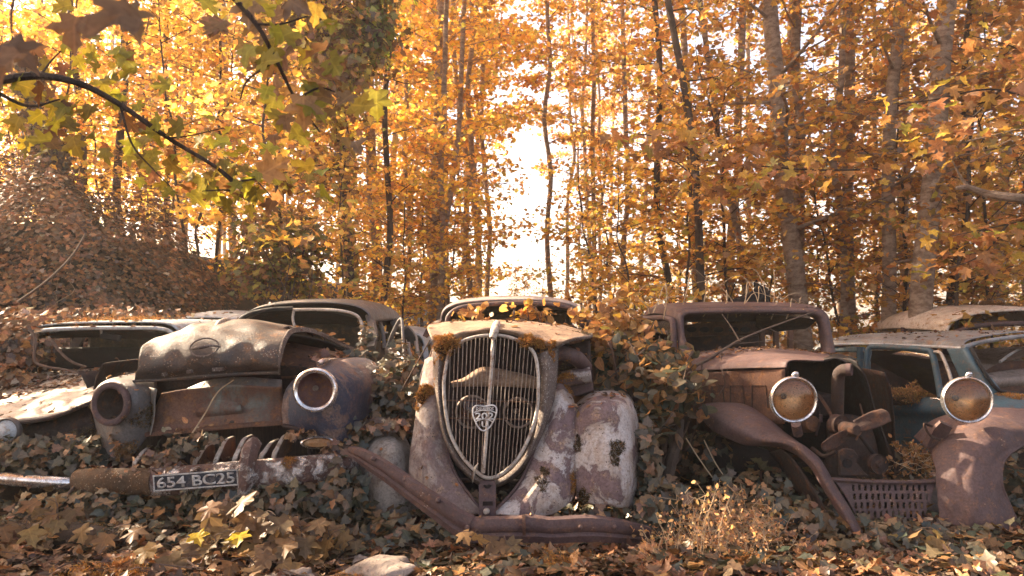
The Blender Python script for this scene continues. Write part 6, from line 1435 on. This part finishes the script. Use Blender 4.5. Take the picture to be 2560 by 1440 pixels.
# ---------------------------------------------------------------- brambles
PB_D = [((0.42, 0.22, 0.07), 3), ((0.30, 0.16, 0.06), 3), ((0.5, 0.32, 0.06), 1)]
shrub('bramble_bush', 'thick bramble of oval toothed leaves between the bulging fender and the rusty cab', gz(1600, 4.6), [(P(1615, 950, 4.5), (.30, .22, .16), 260), (P(1690, 985, 4.3), (.2, .16, .16), 170), (P(1570, 890, 4.8), (.3, .25, .14), 220), (P(1640, 1060, 4.25), (.15, .15, .12), 110), (P(1660, 900, 4.7), (.24, .2, .14), 160)],
      'oval', PAL_BRAMBLE, 0.088, 51, 'leaf_near', stems=7)
shrub('bramble_spray', 'loose orange bramble sprays with bare stalks beside the rusty cab roof', gz(1540, 5.3), [(P(1530, 790, 5.3), (.26, .25, .16), 150), (P(1590, 830, 5.2), (.2, .2, .14), 120), (P(1500, 850, 5.1), (.14, .2, .2), 110), (P(1560, 740, 5.4), (.12, .15, .13), 40)], 'oval', PB_D, 0.075, 52, 'leaf_near', stems=6)
shrub('bramble_spray', 'arching bramble spray across the windscreen of the grille car', gz(1330, 5.35), [(P(1335, 788, 5.3), (.26, .06, .06), 42), (P(1190, 782, 5.3), (.25, .06, .05), 24), (P(1430, 790, 5.3), (.12, .06, .05), 16), (P(1300, 760, 5.25), (.3, .06, .04), 12)], 'oval', PB_D, 0.085, 53, 'leaf_near', stems=3)
st = thing('dead_stalks', 'pale wiry dead stalks arching over the roof of the rusty cab', 'dead stalks', gz(1640, 6.0))
for i in range(26):
    x0 = r4.uniform(1540, 2010); y0 = 770 + r4.uniform(0, 30); hx = r4.normal(0, 30); hh = r4.uniform(30, 110)
    Y = r4.uniform(5.6, 6.3)
    MB().tube([P(x0, y0, Y), P(x0 + hx * .3 + 6, y0 - hh * .5, Y), P(x0 + hx, y0 - hh, Y + .05), P(x0 + hx * 2.2, y0 - hh * r4.uniform(.5, 1.1), Y + .1)], [0.005, 0.002], n=10, seg=4).build('stalk', M['straw'], st)

# sunlit dry weed
wd = thing('dry_weed', 'bushy straw coloured dry weed before the vintage car fender', 'weed', gz(1800, 3.5)); b = MB(); lv = Leaves(); pos = []
for i in range(120):
    px = r4.normal(1810, 105); Y = r4.uniform(3.15, 3.75)
    s = Vector(gz(px, Y)); hh = r4.uniform(.08, .30) * math.exp(-((px - 1800) / 170) ** 2) + .06
    e = s + Vector((r4.normal(0, .08), r4.normal(0, .06), hh)); mid = (s + e) / 2 + Vector((r4.normal(0, .025), r4.normal(0, .02), .01))
    b.tube([s, mid, e], [.0022, .001], n=6, seg=4)
    q = cr([tuple(s), tuple(mid), tuple(e)], 20)
    for j in range(int(6 + hh * 34)):
        p = q[r4.integers(5, 20)]; d = r4.normal(0, 1, 3) * [.035, .03, .025]
        if j % 3 == 0: b.tube([tuple(p), tuple(p + d)], [.0012, .0008], seg=3)
        pos.append(p + d)
b.build('stem', M['straw'], wd); pos = np.array(pos); n = len(pos)
lv.add('oval', pos, r4.normal(0, 1, (n, 3)), r4.uniform(.012, .03, n), palette(n, [((0.55, 0.33, 0.16), 4), ((0.42, 0.23, 0.10), 3), ((0.30, 0.15, 0.07), 2)], r4), r4, .4)
lv.build('seed_heads', M['leaf_near'], wd)
# dry brush caught beside the engine
dbx = thing('dry_brush', 'tangle of brown dry brush caught beside the engine and the broad fender', 'brush', tuple(P(2270, 1150, 4.2))); b = MB(); pos = []
for i in range(30):
    s = P(r4.normal(2290, 34), r4.normal(1150, 26), r4.uniform(4.05, 4.35)); e = s + Vector((r4.normal(0, .13), r4.normal(0, .07), r4.normal(0.02, .06)))
    b.tube([s, (s + e) / 2 + Vector((0, 0, r4.normal(0, .03))), e], [.0025, .001], n=6, seg=4)
    pos += [tuple(s.lerp(e, t_)) for t_ in r4.random(14)]
b.build('twig', M['straw'], dbx); pos = np.array(pos) + r4.normal(0, .012, (len(pos), 3)); n = len(pos)
Leaves().add('oval', pos, r4.normal(0, 1, (n, 3)), r4.uniform(.015, .035, n), palette(n, [((0.28, 0.14, 0.05), 3), ((0.17, 0.085, 0.035), 3), ((0.4, 0.22, 0.09), 1)], r4), r4, .4).build('leaves', M['leaf_near'], dbx)


# ---------------------------------------------------------------- branches
def branch(name, label, cat, paths, mat, leaves=None, loc=None):
    p0 = paths[0][0][0]
    root = thing(name, label, cat, tuple(loc or p0)); b = MB()
    for pts, r0, r1 in paths: b.tube(pts, [r0, (r0 + r1) / 2, r1], n=max(8, len(pts) * 6), seg=7)
    b.build('bough', mat, root)
    if leaves: leaves.build('leaves', M['leaf_near'], root)
    return root


branch('fallen_branch', 'long dead branch lying across the vintage car bonnet and windscreen', 'branch', [([P(1716, 925, 4.95), P(1775, 895, 5.0), P(1840, 855, 5.15), P(1900, 828, 5.3), P(1970, 802, 5.42), P(2040, 778, 5.5)], .013, .005), ([P(1850, 855, 5.15), P(1830, 820, 5.2), P(1805, 785, 5.3)], .006, .003), ([P(1830, 860, 5.14), P(1880, 856, 5.2), P(1940, 850, 5.25)], .005, .002), ([P(1800, 880, 5.05), P(1806, 930, 4.7), P(1812, 960, 4.7), P(1795, 990, 4.7)], .005, .003), ([P(1810, 940, 4.7), P(1830, 905, 4.75)], .004, .002), ([P(1925, 822, 5.32), P(1990, 855, 5.3), P(2030, 868, 5.3)], .004, .002)], M['twig'])
branch('fallen_stick', 'brown forked stick leaning on the chrome bumper of the pale bonneted car', 'stick', [([P(120, 1285, 3.6), P(165, 1240, 3.72), P(210, 1188, 3.86)], .008, .007), ([P(115, 1230, 3.85), P(160, 1215, 3.88), P(205, 1195, 3.88)], .004, .003)], M['twig'])
branch('creeper_stem', 'thick brown creeper stem sagging across the dark windscreen in the ivy', 'stem', [([P(70, 815, 5.1), P(88, 850, 5.05), P(86, 900, 5.0), P(110, 915, 5.0), P(165, 925, 5.0), P(200, 932, 5.0)], .012, .008), ([P(130, 850, 5.1), P(150, 880, 5.05), P(180, 905, 5.05), P(215, 917, 5.05)], .012, .008)], M['twig'])
branch('dead_branch', 'bare pale crooked branch leaning out of the ivy bank', 'branch', [([P(45, 755, 6.2), P(120, 700, 6.3), P(180, 640, 6.4), P(214, 585, 6.5)], .013, .009), ([P(214, 585, 6.5), P(195, 560, 6.5), P(170, 540, 6.5)], .008, .003)], M['twig'])
branch('broken_limb', 'broken birch limb with moss on its thick end high over the cream roof', 'branch', [([P(2590, 500, 7.0), P(2520, 492, 7.0), P(2460, 482, 7.1), P(2420, 468, 7.1), P(2390, 470, 7.1)], .055, .02), ([P(2420, 468, 7.1), P(2400, 440, 7.1), P(2380, 400, 7.1)], .018, .006)], M['bark'])
branch('grass_stalk', 'single pale dry stalk slanting across the rusty front panel', 'stalk', [([P(476, 1090, 3.95), P(510, 1038, 4.02), P(545, 980, 4.05), P(584, 950, 4.0)], .005, .003)], M['straw'])
branch('bramble_cane', 'bare pale bramble canes trailing down beside the swept fender', 'cane', [([P(1715, 1095, 4.3), P(1750, 1150, 4.25), P(1800, 1215, 4.2), P(1870, 1268, 4.1)], .004, .003), ([P(1760, 1100, 4.3), P(1790, 1160, 4.3), P(1830, 1220, 4.2), P(1850, 1262, 4.1)], .004, .003), ([P(1695, 1100, 4.3), P(1690, 1160, 4.3), P(1680, 1205, 4.3)], .004, .003), ([P(1610, 1105, 4.2), P(1640, 1090, 4.2), P(1668, 1080, 4.2)], .004, .004)], M['straw'])
branch('bramble_cane', 'dark bramble canes leaning between the open saloon door and the grille car', 'cane', [([P(985, 1010, 4.4), P(1030, 930, 4.5), P(1075, 850, 4.6)], .006, .004), ([P(1020, 1060, 4.35), P(1045, 980, 4.4), P(1082, 870, 4.5)], .007, .004), ([P(960, 960, 4.8), P(1020, 900, 4.9), P(1060, 880, 5.0)], .003, .002)], M['twig'])
branch('mossy_stump', 'mossy dark stem standing in shade behind the ivy and the bulging fender', 'stump', [([P(1665, 1260, 4.15), P(1672, 1180, 4.15), P(1690, 1110, 4.2), P(1700, 1050, 4.3)], .045, .03)], M['bark_dark'])


def hang(n, path, sd, r, size, pal, tilt=(0, -0.75, 0.35), kind='maple', back=0.0):
    c = cr([tuple(p) for p in path], 100)
    i = r.integers(0, 100, n)
    pos = c[i] + r.normal(0, 1, (n, 3)) * np.array(sd)
    pos[:, 1] += np.abs(r.normal(0, back, n)) if back else 0
    return Leaves().add(kind, pos, r.normal(0, 0.42, (n, 3)) + np.array(tilt), size * r.uniform(0.7, 1.25, n), palette(n, pal, r, 0.15), r, 0.3, spin=r.normal(math.pi, 0.8, n))


PAL_OV = [((0.30, 0.26, 0.03), 4), ((0.22, 0.17, 0.03), 3), ((0.44, 0.33, 0.03), 2), ((0.22, 0.10, 0.035), 2)]
ro = np.random.default_rng(77)
bp_ = [P(-70, 215, 2.5), P(0, 200, 2.52), P(100, 190, 2.55), P(200, 210, 2.6), P(300, 262, 2.68), P(420, 345, 2.78), P(540, 418, 2.86), P(605, 470, 2.95)]
lv = hang(50, bp_, (.13, .01, .09), ro, 0.078, PAL_OV, back=.16)
for path, n in (([P(200, 210, 2.6), P(330, 330, 2.7), P(420, 400, 2.75)], 14), ([P(540, 418, 2.86), P(640, 440, 2.9), P(760, 430, 2.9)], 26), ([P(560, 430, 2.86), P(560, 330, 2.9), P(600, 300, 2.9)], 12), ([P(0, 330, 2.6), P(120, 290, 2.6), P(230, 270, 2.6)], 14), ([P(0, 100, 2.6), P(150, 120, 2.6), P(260, 160, 2.6)], 18), ([P(440, 430, 2.9), P(520, 440, 2.9), P(640, 470, 2.9)], 16)):
    l2 = hang(n, path, (.09, .02, .05), ro, 0.076, PAL_OV, back=.14)
    lv.V += l2.V; lv.F += [f + lv.n for f in l2.F]; lv.C += l2.C; lv.U += l2.U; lv.n += l2.n
branch('overhanging_branch', 'near dark maple branch sweeping in overhead with yellow green leaves', 'branch', [(bp_, .018, .006), ([bp_[4], P(330, 360, 2.7), P(380, 420, 2.75), P(430, 470, 2.8)], .005, .002), ([bp_[6], P(590, 470, 2.9), P(545, 475, 2.92), P(505, 478, 2.95)], .006, .002), ([P(590, 455, 2.9), P(650, 445, 2.9), P(720, 430, 2.9)], .005, .002), ([P(-20, 225, 2.55), P(70, 265, 2.58), P(150, 248, 2.6)], .008, .003), ([bp_[2], P(130, 150, 2.6), P(160, 120, 2.6)], .004, .002), ([bp_[5], P(470, 340, 2.8), P(560, 320, 2.85)], .004, .002)], M['bark_dark'], lv)
PAL_DR = [((0.26, 0.15, 0.06), 4), ((0.24, 0.15, 0.09), 2.5), ((0.30, 0.26, 0.035), 4), ((0.46, 0.32, 0.05), 2)]
dp = [P(560, -30, 2.0), P(640, 60, 2.02), P(690, 150, 2.05), P(740, 250, 2.08), P(800, 330, 2.1)]
lv = hang(60, dp, (.10, .1, .09), ro, 0.082, PAL_DR, (0, -0.6, 0.3))
branch('drooping_branch', 'near drooping branch of dull brown hanging leaves before the ivy smothered tree', 'branch', [(dp, .009, .003), ([dp[1], P(700, 60, 2.0), P(770, 40, 2.0)], .004, .002), ([dp[2], P(620, 200, 2.05), P(600, 250, 2.05)], .004, .002), ([dp[3], P(800, 220, 2.1), P(860, 240, 2.1)], .004, .002)], M['bark_dark'], lv)
nl = Leaves(); pts = np.array([tuple(P(355, 35, 1.15)), tuple(P(300, 10, 1.2)), tuple(P(45, 130, 1.25)), tuple(P(15, 100, 1.3)), tuple(P(190, 40, 1.5))])
nl.add('maple', pts, np.array([(0.3, -.6, .7), (.2, -.7, .4), (-.2, -.8, .4), (.2, -.8, .3), (.1, -.9, .2)]), np.array([.105, .08, .095, .08, .085]), palette(5, [((0.2, 0.11, 0.05), 1), ((0.16, 0.09, 0.05), 1)], ro), ro, .35, spin=np.array([2.2, 3.6, 2.8, 3.9, 3.1]))
branch('leafy_twig', 'closest twig with a few big dark leaves hanging in from above', 'twig', [([P(60, -90, 1.3), P(30, 20, 1.28), P(30, 95, 1.27)], .003, .002), ([P(330, -90, 1.2), P(330, -20, 1.17), P(350, 15, 1.15)], .003, .002), ([P(200, -60, 1.5), P(190, 20, 1.5)], .003, .002)], M['twig'], nl)
PAL_R = [((0.42, 0.20, 0.07), 4), ((0.30, 0.14, 0.055), 3), ((0.52, 0.32, 0.05), 2), ((0.36, 0.3, 0.05), 1)]
for lab, paths, n in (('layered russet maple bough reaching in high over the cream roof', [[P(2700, 300, 6.4), P(2500, 225, 6.3), P(2330, 250, 6.3), P(2230, 260, 6.4)], [P(2500, 225, 6.3), P(2420, 300, 6.5), P(2300, 340, 6.5)], [P(2650, 180, 6.6), P(2540, 120, 6.5), P(2430, 90, 6.5)]], 150),
                      ('russet maple bough hanging low over the blue estate', [[P(2700, 520, 6.8), P(2520, 560, 6.8), P(2380, 590, 6.8)], [P(2520, 560, 6.8), P(2450, 640, 6.9), P(2340, 680, 6.9)]], 120),
                      ('flat spreading maple bough crossing in front of the trunks above the rusty cab', [[P(2240, 420, 7.2), P(2050, 425, 7.1), P(1850, 410, 7.0), P(1640, 385, 7.0)], [P(1950, 420, 7.05), P(1880, 460, 7.0), P(1780, 480, 7.0)], [P(1760, 400, 7.0), P(1680, 350, 7.0), P(1560, 330, 7.0)]], 190)):
    lv = None
    for p in paths:
        l2 = hang(n // len(paths), p, (.28, .25, .06), ro, 0.135, PAL_R, (0, -0.35, 0.8))
        if lv is None: lv = l2
        else: lv.V += l2.V; lv.F += [f + lv.n for f in l2.F]; lv.C += l2.C; lv.U += l2.U; lv.n += l2.n
    branch('maple_bough', lab, 'branch', [(p, .012, .004) for p in paths], M['bark_dark'], lv)
# ---------------------------------------------------------------- air
hm = bpy.data.materials.new('haze'); hm.use_nodes = True
hn = hm.node_tree; hn.nodes.clear()
ho_ = hn.nodes.new('ShaderNodeOutputMaterial'); hv = hn.nodes.new('ShaderNodeVolumePrincipled')
hv.inputs['Color'].default_value = (1.0, 0.93, 0.85, 1); hv.inputs['Density'].default_value = 0.0026; hv.inputs['Anisotropy'].default_value = 0.3
hn.links.new(hv.outputs[0], ho_.inputs['Volume'])
o = MB().box((0, 50, 9), (260, 240, 26)).build('haze', hm, smooth=False); tag(o, 'thin warm haze hanging through the wood', 'haze', kind='stuff')
cy.volume_bounces = 0; cy.volume_step_rate = 4; cy.volume_max_steps = 64
